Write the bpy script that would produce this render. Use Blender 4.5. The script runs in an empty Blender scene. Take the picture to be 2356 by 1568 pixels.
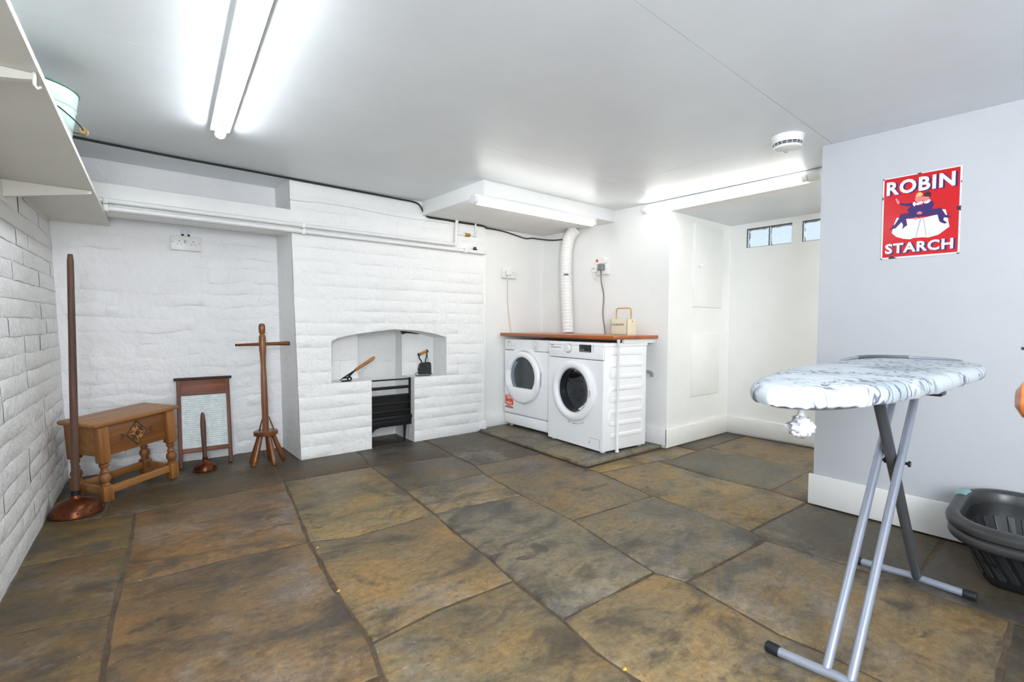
import bpy, bmesh, math, random
from mathutils import Vector, Matrix, noise
random.seed(7)
PI = math.pi
D = bpy.data
SC = bpy.context.scene
COL = SC.collection

# ------------------------------------------------------------------ camera, sky, light, exposure
def srgb(r, g, b, a=1.0):
    f = lambda c: (c/255/12.92) if c/255 <= 0.04045 else ((c/255+0.055)/1.055)**2.4
    return (f(r), f(g), f(b), a)

F_PX, YAW, PITCH, ROLL = 1127.2, math.radians(39.182), math.radians(-1.983), math.radians(0.3707)
cam = D.objects.new('camera', D.cameras.new('camera')); COL.objects.link(cam)
fwd = Vector((math.sin(YAW)*math.cos(PITCH), math.cos(YAW)*math.cos(PITCH), math.sin(PITCH)))
r0 = Vector((math.cos(YAW), -math.sin(YAW), 0)); u0 = r0.cross(fwd)
rr = r0*math.cos(ROLL) + u0*math.sin(ROLL); uu = -r0*math.sin(ROLL) + u0*math.cos(ROLL)
cam.matrix_world = Matrix(((rr.x, uu.x, -fwd.x, 0), (rr.y, uu.y, -fwd.y, 0), (rr.z, uu.z, -fwd.z, 1.0), (0, 0, 0, 1)))
cam.data.sensor_width = 36; cam.data.lens = F_PX/2356*36; cam.data.clip_start = 0.02
cam.data.dof.use_dof = True; cam.data.dof.focus_distance = 3.4; cam.data.dof.aperture_fstop = 6.5
SC.camera = cam

world = D.worlds.new('overcast_sky'); SC.world = world; world.use_nodes = True
bg = world.node_tree.nodes['Background']
bg.inputs['Strength'].default_value = 0.36
_nt = world.node_tree; _tc = _nt.nodes.new('ShaderNodeTexCoord'); _sp = _nt.nodes.new('ShaderNodeSeparateXYZ'); _rp = _nt.nodes.new('ShaderNodeValToRGB')
_rp.color_ramp.elements[0].position = 0.47; _rp.color_ramp.elements[0].color = (0.16, 0.17, 0.16, 1)
_rp.color_ramp.elements[1].position = 0.53; _rp.color_ramp.elements[1].color = (0.80, 0.90, 1.0, 1)
_mr = _nt.nodes.new('ShaderNodeMapRange'); _mr.inputs['From Min'].default_value = -1.0
_nt.links.new(_tc.outputs['Generated'], _sp.inputs[0]); _nt.links.new(_sp.outputs['Z'], _mr.inputs['Value']); _nt.links.new(_mr.outputs['Result'], _rp.inputs[0]); _nt.links.new(_rp.outputs['Color'], bg.inputs['Color'])

def area(name, loc, rot, sx, sy, power, color):
    l = D.lights.new(name, 'AREA'); l.shape = 'RECTANGLE'; l.size = sx; l.size_y = sy; l.energy = power; l.color = color
    o = D.objects.new(name, l); COL.objects.link(o); o.location = loc; o.rotation_euler = rot
    return o
# added soft fill from behind left of the camera; the wall there is solid
wl_ = area('window_daylight', (-.42, -.95, 1.38), (0, 0, 0), 1.5, 1.0, 56, (0.90, 0.95, 1.0))
wl_.rotation_euler = Vector((-0.85, -0.52, -0.10)).to_track_quat('Z', 'Y').to_euler()
FILL_E = 3.0  # emission of the added batten behind the camera
LAMP_A, LAMP_B, LAMP_C, FILL_D = 12.5, 4.2, 3.4, 38.0          # emission of the three fluorescent tubes, then of the added recess fill
SC.view_settings.view_transform = 'Standard'; SC.view_settings.look = 'None'
SC.view_settings.gamma = 1.0; SC.view_settings.use_curve_mapping = False
SC.view_settings.exposure = 1.49

# ------------------------------------------------------------------ materials
def new_mat(name):
    m = D.materials.new(name); m.use_nodes = True
    nt = m.node_tree; b = nt.nodes['Principled BSDF']
    return m, nt, b
def N(nt, typ, **kw):
    n = nt.nodes.new(typ)
    for k, v in kw.items():
        if k in n.inputs: n.inputs[k].default_value = v
        else: setattr(n, k, v)
    return n
def coords(nt, scale=(1, 1, 1), rnd=True):
    tc = N(nt, 'ShaderNodeTexCoord'); mp = N(nt, 'ShaderNodeMapping'); mp.inputs['Scale'].default_value = scale
    nt.links.new(tc.outputs['Object'], mp.inputs['Vector'])
    if rnd:
        oi = N(nt, 'ShaderNodeObjectInfo'); mu = N(nt, 'ShaderNodeMath', operation='MULTIPLY'); mu.inputs[1].default_value = 37.0
        nt.links.new(oi.outputs['Random'], mu.inputs[0]); nt.links.new(mu.outputs[0], mp.inputs['Location'])
    return mp.outputs['Vector']
def noise_fac(nt, vec, scale, detail=4, lo=0.35, hi=0.65, dist=0.0, rough=0.55):
    n = N(nt, 'ShaderNodeTexNoise'); n.inputs['Scale'].default_value = scale; n.inputs['Detail'].default_value = detail
    n.inputs['Distortion'].default_value = dist; n.inputs['Roughness'].default_value = rough
    nt.links.new(vec, n.inputs['Vector'])
    mr = N(nt, 'ShaderNodeMapRange'); mr.inputs['From Min'].default_value = lo; mr.inputs['From Max'].default_value = hi
    nt.links.new(n.outputs['Fac'], mr.inputs['Value'])
    return mr.outputs['Result'], n.outputs['Fac']
def mix(nt, fac, a, b, blend='MIX'):
    m = N(nt, 'ShaderNodeMix', data_type='RGBA', blend_type=blend)
    for sock, v in ((m.inputs[0], fac), (m.inputs[6], a), (m.inputs[7], b)):
        if isinstance(v, (int, float)): sock.default_value = v
        elif isinstance(v, tuple): sock.default_value = v
        else: nt.links.new(v, sock)
    return m.outputs[2]
def bump(nt, b, h, strength, dist=0.01, prev=None):
    bn = N(nt, 'ShaderNodeBump'); bn.inputs['Strength'].default_value = strength; bn.inputs['Distance'].default_value = dist
    nt.links.new(h, bn.inputs['Height'])
    if prev is not None: nt.links.new(prev, bn.inputs['Normal'])
    nt.links.new(bn.outputs['Normal'], b.inputs['Normal'])
    return bn.outputs['Normal']

def plain(name, col, rough=0.5, metal=0.0, var=0.06, scale=12, bmp=0.0, bscale=80, coat=0.0):
    m, nt, b = new_mat(name)
    v = coords(nt)
    f, raw = noise_fac(nt, v, scale)
    dk = tuple(c*(1-var) for c in col[:3]) + (1,)
    nt.links.new(mix(nt, f, dk, col), b.inputs['Base Color'])
    b.inputs['Roughness'].default_value = rough; b.inputs['Metallic'].default_value = metal
    if coat: b.inputs['Coat Weight'].default_value = coat; b.inputs['Coat Roughness'].default_value = 0.15
    if bmp:
        f2, raw2 = noise_fac(nt, v, bscale)
        bump(nt, b, raw2, bmp, 0.002)
    return m
def wood(name, dark, light, axis=0, rough=0.5, ring=9.0, coat=0.0, streak=0.5):
    m, nt, b = new_mat(name)
    s = [ring*3]*3; s[axis] = ring*0.22
    v = coords(nt, tuple(s))
    f, raw = noise_fac(nt, v, 1.0, 6, 0.3, 0.7, 0.6)
    s2 = [60]*3; s2[axis] = 3
    v2 = coords(nt, tuple(s2))
    f2, raw2 = noise_fac(nt, v2, 1.0, 3, 0.45, 0.75)
    c = mix(nt, f, dark, light)
    mm = N(nt, 'ShaderNodeMath', operation='MULTIPLY'); mm.inputs[1].default_value = streak; nt.links.new(f2, mm.inputs[0])
    c = mix(nt, mm.outputs[0], c, tuple(x*0.45 for x in dark[:3])+(1,))
    nt.links.new(c, b.inputs['Base Color']); b.inputs['Roughness'].default_value = rough
    if coat: b.inputs['Coat Weight'].default_value = coat; b.inputs['Coat Roughness'].default_value = 0.2
    bump(nt, b, raw2, 0.15, 0.002)
    return m
def emit(name, col, strength):
    m, nt, b = new_mat(name)
    b.inputs['Base Color'].default_value = (0.9, 0.9, 0.9, 1)
    b.inputs['Emission Color'].default_value = col; b.inputs['Emission Strength'].default_value = strength
    return m
def wallpaint(name, col, lump=0.25, lscale=14, fine=0.12, rough=0.55, dirt=0.0):
    m, nt, b = new_mat(name)
    v = coords(nt, rnd=False)
    f, raw = noise_fac(nt, v, 2.5, 5)
    c = mix(nt, f, tuple(x*0.96 for x in col[:3])+(1,), col)
    if dirt:
        fd, rd = noise_fac(nt, v, 9, 8, 0.66, 0.74)
        mm = N(nt, 'ShaderNodeMath', operation='MULTIPLY'); mm.inputs[1].default_value = dirt; nt.links.new(fd, mm.inputs[0])
        c = mix(nt, mm.outputs[0], c, (0.45, 0.42, 0.38, 1))
    nt.links.new(c, b.inputs['Base Color']); b.inputs['Roughness'].default_value = rough
    f2, raw2 = noise_fac(nt, v, lscale, 5)
    n1 = bump(nt, b, raw2, lump, 0.03)
    f3, raw3 = noise_fac(nt, v, 110, 3)
    bump(nt, b, raw3, fine, 0.003, n1)
    return m
M = {}
M['brick'] = wallpaint('whitewashed_brick', srgb(240, 240, 239), 0.36, 24, 0.34, 0.6, 0.05)
M['rubble'] = wallpaint('whitewashed_rubble', srgb(247, 247, 248), 0.75, 11, 0.30, 0.6, 0.06)
M['plaster'] = wallpaint('smooth_white_plaster', srgb(240, 241, 239), 0.06, 6, 0.08, 0.6)
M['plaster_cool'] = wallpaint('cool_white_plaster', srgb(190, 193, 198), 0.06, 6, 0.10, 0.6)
M['ceiling'] = wallpaint('white_ceiling_paint', srgb(235, 240, 244), 0.05, 4, 0.08, 0.38)
M['gloss'] = plain('white_gloss_paint', srgb(238, 238, 236), 0.35, 0, 0.03)
M['pipe'] = plain('painted_pipe', srgb(236, 236, 234), 0.35, 0, 0.04)
M['shelf'] = wallpaint('old_cream_paint', srgb(226, 224, 214), 0.05, 8, 0.08, 0.5, 0.10)
M['enamel'] = plain('white_appliance_enamel', srgb(247, 248, 251), 0.28, 0, 0.02)
M['plastic'] = plain('white_plastic', srgb(236, 236, 234), 0.35, 0, 0.02)
M['grey_plastic'] = plain('light_grey_plastic', srgb(176, 178, 184), 0.4)
M['slot'] = plain('dark_slot', srgb(40, 40, 44), 0.6)
M['black'] = plain('black_plastic', srgb(26, 28, 30), 0.35)
M['black_rubber'] = plain('black_rubber', srgb(28, 30, 34), 0.6, 0, 0.2)
M['display'] = plain('dark_display', srgb(34, 38, 38), 0.15)
M['iron'] = plain('black_cast_iron', srgb(26, 26, 27), 0.5, 0.3, 0.4, 30, 0.3)
M['iron_polish'] = plain('worn_cast_iron', srgb(58, 58, 58), 0.42, 0.6, 0.35, 20, 0.3)
M['cable'] = plain('black_cable_sheath', srgb(34, 38, 38), 0.55)
M['cream_cable'] = plain('cream_cable_sheath', srgb(224, 214, 194), 0.5)
M['grey_cable'] = plain('grey_cable_sheath', srgb(128, 131, 131), 0.5)
M['brass'] = plain('brass_fitting', srgb(176, 132, 52), 0.35, 0.8, 0.3, 60)
M['copper'] = plain('aged_copper', srgb(120, 66, 40), 0.30, 0.8, 0.5, 14, 0.1, 20)
M['copper_dark'] = plain('dark_copper_hole', srgb(30, 18, 12), 0.7)
M['alu'] = plain('silver_painted_tube', srgb(156, 162, 176), 0.34, 0.35, 0.05)
M['dark_tube'] = plain('dark_grey_painted_tube', srgb(96, 100, 106), 0.4, 0.3, 0.05)
M['mint'] = plain('mint_enamel', srgb(188, 212, 206), 0.22, 0, 0.08, 6, 0.1, 30)
M['green_rim'] = plain('dark_green_enamel_rim', srgb(60, 110, 96), 0.3)
M['teal'] = plain('pale_teal_plastic', srgb(132, 166, 166), 0.4)
M['basket'] = plain('dark_grey_basket_plastic', srgb(58, 58, 58), 0.34, 0, 0.15)
M['basket_dark'] = plain('black_basket_plastic', srgb(24, 25, 26), 0.55, 0, 0.15)
M['basket_slat'] = plain('dark_basket_slat_plastic', srgb(44, 45, 46), 0.45, 0, 0.15)
M['red_dot'] = plain('red_button', srgb(214, 60, 70), 0.4)
M['orange_label'] = plain('orange_sticker', srgb(226, 74, 30), 0.45)
M['print_grey'] = plain('grey_print', srgb(120, 122, 126), 0.6)
M['print_dark'] = plain('dark_print', srgb(60, 62, 66), 0.6)
M['white_print'] = plain('white_print', srgb(240, 238, 236), 0.5)
M['sign_red'] = plain('red_sign_enamel', srgb(206, 24, 34), 0.22, 0, 0.12, 5)
M['sign_white'] = plain('white_sign_enamel', srgb(232, 232, 236), 0.25, 0, 0.06)
M['sign_navy'] = plain('navy_sign_enamel', srgb(58, 34, 104), 0.28, 0, 0.15)
M['sign_black'] = plain('chipped_enamel', srgb(48, 44, 62), 0.6)
M['sign_skin'] = plain('pink_sign_enamel', srgb(228, 130, 130), 0.3)
M['sign_blond'] = plain('yellow_sign_enamel', srgb(228, 190, 120), 0.3)
M['sign_dark'] = plain('dark_brown_sign_enamel', srgb(66, 30, 44), 0.3)
M['cream_box'] = wood('cream_painted_wood', srgb(222, 212, 186), srgb(230, 221, 198), 0, 0.5, streak=0.03)
M['cane'] = wood('bent_bamboo', srgb(190, 146, 70), srgb(216, 176, 104), 0, 0.4, streak=0.1)
M['worktop'] = wood('oiled_hardwood', srgb(150, 74, 26), srgb(186, 100, 42), 1, 0.32, 6, 0.3, 0.5)
M['oak'] = wood('golden_oak', srgb(138, 88, 42), srgb(180, 128, 72), 0, 0.45, 7, 0.1, 0.5)
M['oak_v'] = wood('golden_oak_upright', srgb(128, 80, 38), srgb(166, 112, 60), 2, 0.45, 7, 0.1, 0.5)
M['oak_panel'] = wood('orange_oak_panel', srgb(110, 66, 30), srgb(146, 92, 46), 0, 0.45, 7, 0.1, 0.5)
M['oak_dark'] = wood('dark_turned_oak', srgb(92, 56, 26), srgb(168, 112, 62), 2, 0.5, 8, 0, 0.6)
M['carve'] = plain('carved_dark_oak', srgb(84, 60, 38), 0.6, 0, 0.4, 60, 0.3)
M['carve_light'] = plain('carved_light_oak', srgb(186, 124, 62), 0.5, 0, 0.3, 40)
M['elm'] = wood('varnished_elm', srgb(98, 54, 18), srgb(134, 78, 30), 2, 0.35, 6, 0.2, 0.4)
M['mahog'] = wood('red_brown_pine', srgb(96, 50, 30), srgb(138, 78, 48), 0, 0.5, 9, 0, 0.6)
M['mahog_v'] = wood('red_brown_pine_upright', srgb(90, 52, 36), srgb(122, 74, 54), 2, 0.5, 9, 0, 0.5)
M['dark_wood'] = wood('weathered_dark_wood', srgb(72, 48, 38), srgb(112, 80, 64), 2, 0.55, 9, 0, 0.5)
M['dark_edge'] = plain('blackened_wood', srgb(44, 30, 24), 0.6, 0, 0.3)
M['handle_wood'] = wood('turned_handle_wood', srgb(150, 96, 46), srgb(190, 130, 72), 0, 0.4, 10, 0, 0.3)
M['tan_wood'] = wood('pale_worn_wood', srgb(150, 122, 84), srgb(186, 158, 112), 2, 0.55)
M['roller'] = wood('polished_roller_wood', srgb(168, 84, 30), srgb(214, 128, 62), 0, 0.3, 8, 0.3, 0.4)

# flagstone: tint of each slab comes from its own object colour
def flag_mat():
    m, nt, b = new_mat('york_flagstone')
    oi = N(nt, 'ShaderNodeObjectInfo')
    v = coords(nt); vs = coords(nt, (1.0, 1.6, 1.0))
    base = mix(nt, 1.0, oi.outputs['Color'], (1.12, 1.12, 1.05, 1), 'MULTIPLY')
    slate = mix(nt, 0.75, base, srgb(62, 60, 57)); warm = mix(nt, 1.0, base, (1.32, 1.13, 0.84, 1), 'MULTIPLY')
    n = N(nt, 'ShaderNodeTexNoise'); n.inputs['Scale'].default_value = 2.3; n.inputs['Detail'].default_value = 12; n.inputs['Roughness'].default_value = 0.66; n.inputs['Distortion'].default_value = 0.5
    nt.links.new(vs, n.inputs['Vector'])
    def ramp(lo, hi, src):
        r = N(nt, 'ShaderNodeMapRange', interpolation_type='SMOOTHSTEP'); r.inputs['From Min'].default_value = lo; r.inputs['From Max'].default_value = hi
        nt.links.new(src, r.inputs['Value']); return r.outputs['Result']
    def scaled(f, k):
        q = N(nt, 'ShaderNodeMath', operation='MULTIPLY'); q.inputs[1].default_value = k; nt.links.new(f, q.inputs[0]); return q.outputs[0]
    c = mix(nt, ramp(0.36, 0.50, n.outputs['Fac']), slate, base)
    c = mix(nt, ramp(0.48, 0.64, n.outputs['Fac']), c, warm)
    f2, r2 = noise_fac(nt, vs, 4.5, 12, 0.50, 0.68, 0.9, 0.7)
    c = mix(nt, scaled(f2, 0.78), c, srgb(66, 56, 46))
    f3, r3 = noise_fac(nt, v, 2.4, 12, 0.53, 0.74, 0.3, 0.72)
    c = mix(nt, scaled(f3, 0.60), c, srgb(160, 156, 152))
    f4, r4 = noise_fac(nt, vs, 26, 8, 0.36, 0.66, 0.2, 0.75)
    c = mix(nt, scaled(f4, 0.80), c, mix(nt, 1.0, c, (0.48, 0.45, 0.43, 1), 'MULTIPLY'))
    f7, r7 = noise_fac(nt, v, 60, 6, 0.52, 0.72, 0.0, 0.7)
    c = mix(nt, scaled(f7, 0.60), c, mix(nt, 1.0, c, (1.7, 1.65, 1.55, 1), 'MULTIPLY'))
    f6, r6 = noise_fac(nt, vs, 4.2, 8, 0.64, 0.69, 0.7, 0.6)
    c = mix(nt, scaled(f6, 0.75), c, srgb(58, 52, 50))
    f8, r8 = noise_fac(nt, v, 42, 5, 0.58, 0.66, 0.3, 0.6)
    c = mix(nt, scaled(f8, 0.45), c, srgb(70, 62, 54))
    f5, r5 = noise_fac(nt, v, 70, 2, 0.74, 0.79)
    c = mix(nt, f5, c, srgb(190, 182, 170))
    nt.links.new(c, b.inputs['Base Color'])
    rg = N(nt, 'ShaderNodeMapRange'); rg.inputs['To Min'].default_value = 0.32; rg.inputs['To Max'].default_value = 0.62
    nt.links.new(n.outputs['Fac'], rg.inputs['Value']); nt.links.new(rg.outputs['Result'], b.inputs['Roughness'])
    n1 = bump(nt, b, n.outputs['Fac'], 0.45, 0.03); n2 = bump(nt, b, r4, 0.35, 0.008, n1)
    return m
M['flag'] = flag_mat()
M['crumb'] = plain('tan_stone_crumb', srgb(196, 164, 116), 0.8)
M['crumb_yellow'] = plain('yellow_crumb', srgb(206, 172, 60), 0.7)
M['mortar'] = plain('brown_earth_mortar', srgb(98, 82, 64), 0.9, 0, 0.45, 30, 0.5, 90)

def glass_block_mat():
    m, nt, b = new_mat('wavy_block_glass')
    b.inputs['Base Color'].default_value = (0.90, 0.97, 1.0, 1); b.inputs['Transmission Weight'].default_value = 1.0
    b.inputs['Roughness'].default_value = 0.03; b.inputs['IOR'].default_value = 1.45
    v = coords(nt); f, raw = noise_fac(nt, v, 22, 3); bump(nt, b, raw, 0.25, 0.01)
    return m
M['block'] = glass_block_mat()
def clear_glass():
    m, nt, b = new_mat('dark_door_glass')
    b.inputs['Base Color'].default_value = (0.62, 0.66, 0.70, 1); b.inputs['Transmission Weight'].default_value = 1.0
    b.inputs['Roughness'].default_value = 0.02; b.inputs['IOR'].default_value = 1.12
    return m
M['glass'] = clear_glass()
M['dryer_glass'] = plain('smoked_door_glass', srgb(66, 72, 74), 0.12, 0, 0.08)
M['dryer_glass_side'] = plain('smoked_glass_bevel', srgb(120, 136, 148), 0.15)
def drum_mat():
    m, nt, b = new_mat('perforated_steel_drum')
    v = coords(nt, (1, 1, 1), False); vo = N(nt, 'ShaderNodeTexVoronoi'); vo.inputs['Scale'].default_value = 95
    nt.links.new(v, vo.inputs['Vector'])
    mr = N(nt, 'ShaderNodeMapRange'); mr.inputs['From Min'].default_value = 0.22; mr.inputs['From Max'].default_value = 0.34
    nt.links.new(vo.outputs['Distance'], mr.inputs['Value'])
    nt.links.new(mix(nt, mr.outputs['Result'], (0.01, 0.01, 0.01, 1), (0.50, 0.50, 0.52, 1)), b.inputs['Base Color'])
    b.inputs['Metallic'].default_value = 0.8; b.inputs['Roughness'].default_value = 0.3
    return m
M['drum'] = drum_mat()
def washglass_mat():
    m, nt, b = new_mat('ribbed_washboard_glass')
    v = coords(nt, rnd=False)
    f, raw = noise_fac(nt, v, 30, 3)
    nt.links.new(mix(nt, f, srgb(204, 216, 216), srgb(226, 234, 234)), b.inputs['Base Color'])
    b.inputs['Roughness'].default_value = 0.12; b.inputs['Transmission Weight'].default_value = 0.0
    return m
M['washglass'] = washglass_mat()
def cover_mat():
    m, nt, b = new_mat('grey_leaf_print_cotton')
    v = coords(nt, (1, 1, 0.6), False)
    w = N(nt, 'ShaderNodeTexWave'); w.inputs['Scale'].default_value = 9.0; w.inputs['Distortion'].default_value = 22
    w.inputs['Detail'].default_value = 2.0; w.inputs['Detail Scale'].default_value = 1.6
    nt.links.new(v, w.inputs['Vector'])
    mr = N(nt, 'ShaderNodeMapRange'); mr.inputs['From Min'].default_value = 0.80; mr.inputs['From Max'].default_value = 0.92
    nt.links.new(w.outputs['Fac'], mr.inputs['Value'])
    f, raw = noise_fac(nt, v, 6, 2, 0.42, 0.52)
    k = N(nt, 'ShaderNodeMath', operation='MULTIPLY'); nt.links.new(mr.outputs['Result'], k.inputs[0]); nt.links.new(f, k.inputs[1])
    f3, raw3 = noise_fac(nt, v, 3, 2, 0.55, 0.58)
    c = mix(nt, f3, srgb(196, 203, 209), srgb(170, 180, 187))
    c = mix(nt, k.outputs[0], c, srgb(98, 106, 120))
    nt.links.new(c, b.inputs['Base Color']); b.inputs['Roughness'].default_value = 0.8
    f4, raw4 = noise_fac(nt, v, 14, 3); bump(nt, b, raw4, 0.4, 0.02)
    return m
M['block_frame'] = plain('grey_block_joint', srgb(104, 108, 112), 0.5)
M['cover'] = cover_mat()
M['elastic'] = plain('gathered_grey_elastic', srgb(150, 156, 160), 0.8, 0, 0.3, 60)
M['tie'] = plain('crumpled_white_cotton', srgb(214, 216, 220), 0.8, 0, 0.3, 50)
M['tubeA'] = emit('cool_fluorescent', (0.90, 0.95, 1.0, 1), LAMP_A)
M['tubeE'] = emit('cool_fluorescent_rear', (0.86, 0.93, 1.0, 1), FILL_E)
M['tubeB'] = emit('warm_fluorescent', (1.0, 0.99, 0.945, 1), LAMP_B)
M['tubeC'] = emit('warm_fluorescent_recess', (1.0, 0.985, 0.93, 1), LAMP_C)
M['tubeD'] = emit('warm_fluorescent_hidden', (1.0, 0.97, 0.90, 1), FILL_D)

# ------------------------------------------------------------------ mesh helpers
class MB:
    def __init__(s): s.v = []; s.f = []; s.mi = []; s.cur = 0
    def add(s, verts, faces):
        o = len(s.v); s.v += [Vector(p) for p in verts]; s.f += [tuple(i+o for i in f) for f in faces]; s.mi += [s.cur]*len(faces)
        return s
    def box(s, lo, hi, bev=0.0, mat=None, seg=2):
        bm = bmesh.new(); bmesh.ops.create_cube(bm, size=1.0)
        c = [(a+b)/2 for a, b in zip(lo, hi)]; d = [abs(b-a) for a, b in zip(lo, hi)]
        for v in bm.verts: v.co = Vector((c[0]+v.co.x*d[0], c[1]+v.co.y*d[1], c[2]+v.co.z*d[2]))
        if bev > 0: bmesh.ops.bevel(bm, geom=bm.edges[:], offset=min(bev, min(d)*0.45), segments=seg, affect='EDGES', profile=0.5)
        bm.verts.index_update()
        vs = [v.co.copy() for v in bm.verts]
        if mat is not None: vs = [mat @ v for v in vs]
        s.add(vs, [tuple(v.index for v in f.verts) for f in bm.faces]); bm.free(); return s
    def lathe(s, prof, seg=24, mat=None, caps=True, a0=0.0, a1=2*PI):
        # prof: list of (radius, height), spun about local z
        n = len(prof); full = abs(a1-a0-2*PI) < 1e-6; m = seg if full else seg+1
        vs = []; fs = []
        for k in range(m):
            a = a0+(a1-a0)*k/seg
            for r, z in prof: vs.append(Vector((r*math.cos(a), r*math.sin(a), z)))
        for k in range(seg):
            k2 = (k+1) % m
            for i in range(n-1): fs.append((k*n+i, k2*n+i, k2*n+i+1, k*n+i+1))
        if caps and full:
            if prof[0][0] > 1e-5: fs.append(tuple(k*n for k in reversed(range(m))))
            if prof[-1][0] > 1e-5: fs.append(tuple(k*n+n-1 for k in range(m)))
        if mat is not None: vs = [mat @ v for v in vs]
        return s.add(vs, fs)
    def tube(s, pts, r, seg=10, closed=False, caps=True, flat=None):
        pts = [Vector(p) for p in pts]; n = len(pts); rs = r if isinstance(r, (list, tuple)) else [r]*n
        vs = []; fs = []; prev = None
        for i, p in enumerate(pts):
            if closed: t = (pts[(i+1) % n]-pts[i-1]).normalized()
            else: t = (pts[min(i+1, n-1)]-pts[max(i-1, 0)]).normalized()
            if prev is None:
                ref = Vector((0, 0, 1)) if abs(t.z) < 0.9 else Vector((1, 0, 0))
                nx = ref.cross(t).normalized()
            else: nx = (prev - t*prev.dot(t)).normalized()
            prev = nx; ny = t.cross(nx)
            for k in range(seg):
                a = 2*PI*k/seg
                vs.append(p + (nx*math.cos(a) + ny*math.sin(a)*(flat or 1.0))*rs[i])
        m = n if closed else n-1
        for i in range(m):
            j = (i+1) % n
            for k in range(seg):
                k2 = (k+1) % seg; fs.append((i*seg+k, i*seg+k2, j*seg+k2, j*seg+k))
        if caps and not closed:
            fs.append(tuple(reversed(range(seg)))); fs.append(tuple((n-1)*seg+k for k in range(seg)))
        return s.add(vs, fs)
    def prism(s, poly, fn, h0, h1, bev=0.0):
        # poly: 2-D outline; fn(u, v, h) -> 3-D point
        n = len(poly); a = sum(poly[i][0]*poly[(i+1) % n][1]-poly[(i+1) % n][0]*poly[i][1] for i in range(n))
        if a < 0: poly = poly[::-1]
        rings = [(0.0, h0), (0.0, h1-bev), (bev, h1)] if bev > 0 else [(0.0, h0), (0.0, h1)]
        vs = []; fs = []
        for off, h in rings:
            pp = inset(poly, off) if off else poly
            vs += [fn(p[0], p[1], h) for p in pp]
        for r in range(len(rings)-1):
            for i in range(n):
                j = (i+1) % n; fs.append((r*n+i, r*n+j, (r+1)*n+j, (r+1)*n+i))
        fs.append(tuple(reversed(range(n)))); fs.append(tuple((len(rings)-1)*n+i for i in range(n)))
        return s.add(vs, fs)
    def grid(s, fn, us, vs):
        nu, nv = len(us), len(vs)
        return s.add([fn(u, v) for v in vs for u in us], [(j*nu+i, j*nu+i+1, (j+1)*nu+i+1, (j+1)*nu+i) for j in range(nv-1) for i in range(nu-1)])
def inset(poly, d):
    n = len(poly); out = []
    for i in range(n):
        a, b, c = poly[i-1], poly[i], poly[(i+1) % n]
        e1 = Vector((b[0]-a[0], b[1]-a[1])); e2 = Vector((c[0]-b[0], c[1]-b[1]))
        if e1.length < 1e-9 or e2.length < 1e-9: out.append(b); continue
        e1.normalize(); e2.normalize()
        n1 = Vector((-e1.y, e1.x)); n2 = Vector((-e2.y, e2.x)); h = n1+n2
        if h.length < 1e-6: out.append(b); continue
        h.normalize(); k = d/max(0.4, h.dot(n1)); out.append((b[0]+h.x*k, b[1]+h.y*k))
    return out
def obj(name, mb, mat, parent=None, smooth=True, angle=35, clean=True):
    me = D.meshes.new(name); me.from_pydata([tuple(v) for v in mb.v], [], mb.f)
    mats = mat if isinstance(mat, (list, tuple)) else [mat]
    for m in mats: me.materials.append(M[m] if isinstance(m, str) else m)
    if len(mats) > 1: me.polygons.foreach_set('material_index', mb.mi)
    if clean:
        bm = bmesh.new(); bm.from_mesh(me); bmesh.ops.recalc_face_normals(bm, faces=bm.faces[:]); bm.to_mesh(me); bm.free()
    if smooth:
        me.polygons.foreach_set('use_smooth', [True]*len(me.polygons)); me.set_sharp_from_angle(angle=math.radians(angle))
    me.update()
    o = D.objects.new(name, me); COL.objects.link(o)
    if parent is not None: o.parent = parent
    return o
def thing(name, label, cat, loc=(0, 0, 0), rz=0.0, group=None, rot=None):
    o = D.objects.new(name, None); o.empty_display_size = 0.05; COL.objects.link(o); o.location = loc
    o.rotation_euler = rot if rot else (0, 0, rz)
    o['label'] = label; o['category'] = cat
    if group: o['group'] = group
    return o
def tag(o, label, cat, group=None):
    o['label'] = label; o['category'] = cat
    if group: o['group'] = group
    return o
def struct(o, label=None):
    o['kind'] = 'structure'
    if label: o['label'] = label
    return o
def text_mb(txt, fit, fn, bold=0.0, depth=0.0015, h0=0.0, shear=0.0, space=1.0):
    # lettering fitted into the box (u0, v0, u1, v1), mapped by fn(u, v, h)
    cu = D.curves.new('lettering', 'FONT'); cu.body = txt; cu.offset = bold; cu.resolution_u = 3; cu.shear = shear; cu.space_character = space
    cu.fill_mode = 'FRONT'; cu.extrude = 0
    o = D.objects.new('lettering', cu); COL.objects.link(o)
    dg = bpy.context.evaluated_depsgraph_get(); me = D.meshes.new_from_object(o.evaluated_get(dg))
    D.objects.remove(o); D.curves.remove(cu)
    xs = [v.co.x for v in me.vertices]; ys = [v.co.y for v in me.vertices]
    x0, x1, y0, y1 = min(xs), max(xs), min(ys), max(ys); mb = MB()
    nv = len(me.vertices)
    P = [(fit[0]+(v.co.x-x0)/(x1-x0)*(fit[2]-fit[0]), fit[1]+(v.co.y-y0)/(y1-y0)*(fit[3]-fit[1])) for v in me.vertices]
    top = [fn(u, v, h0+depth) for u, v in P]; bot = [fn(u, v, h0) for u, v in P]
    fs = [tuple(p.vertices) for p in me.polygons]
    cnt = {}
    for f in fs:
        for i in range(len(f)): cnt[(f[i], f[(i+1) % len(f)])] = 1
    sides = [(a, a+nv, b+nv, b) for (a, b) in cnt if (b, a) not in cnt]
    mb.add(top+bot, fs+[tuple(i+nv for i in reversed(f)) for f in fs]+sides)
    D.meshes.remove(me)
    return mb
def Rz(a): return Matrix.Rotation(a, 4, 'Z')
def Rx(a): return Matrix.Rotation(a, 4, 'X')
def Ry(a): return Matrix.Rotation(a, 4, 'Y')
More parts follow.
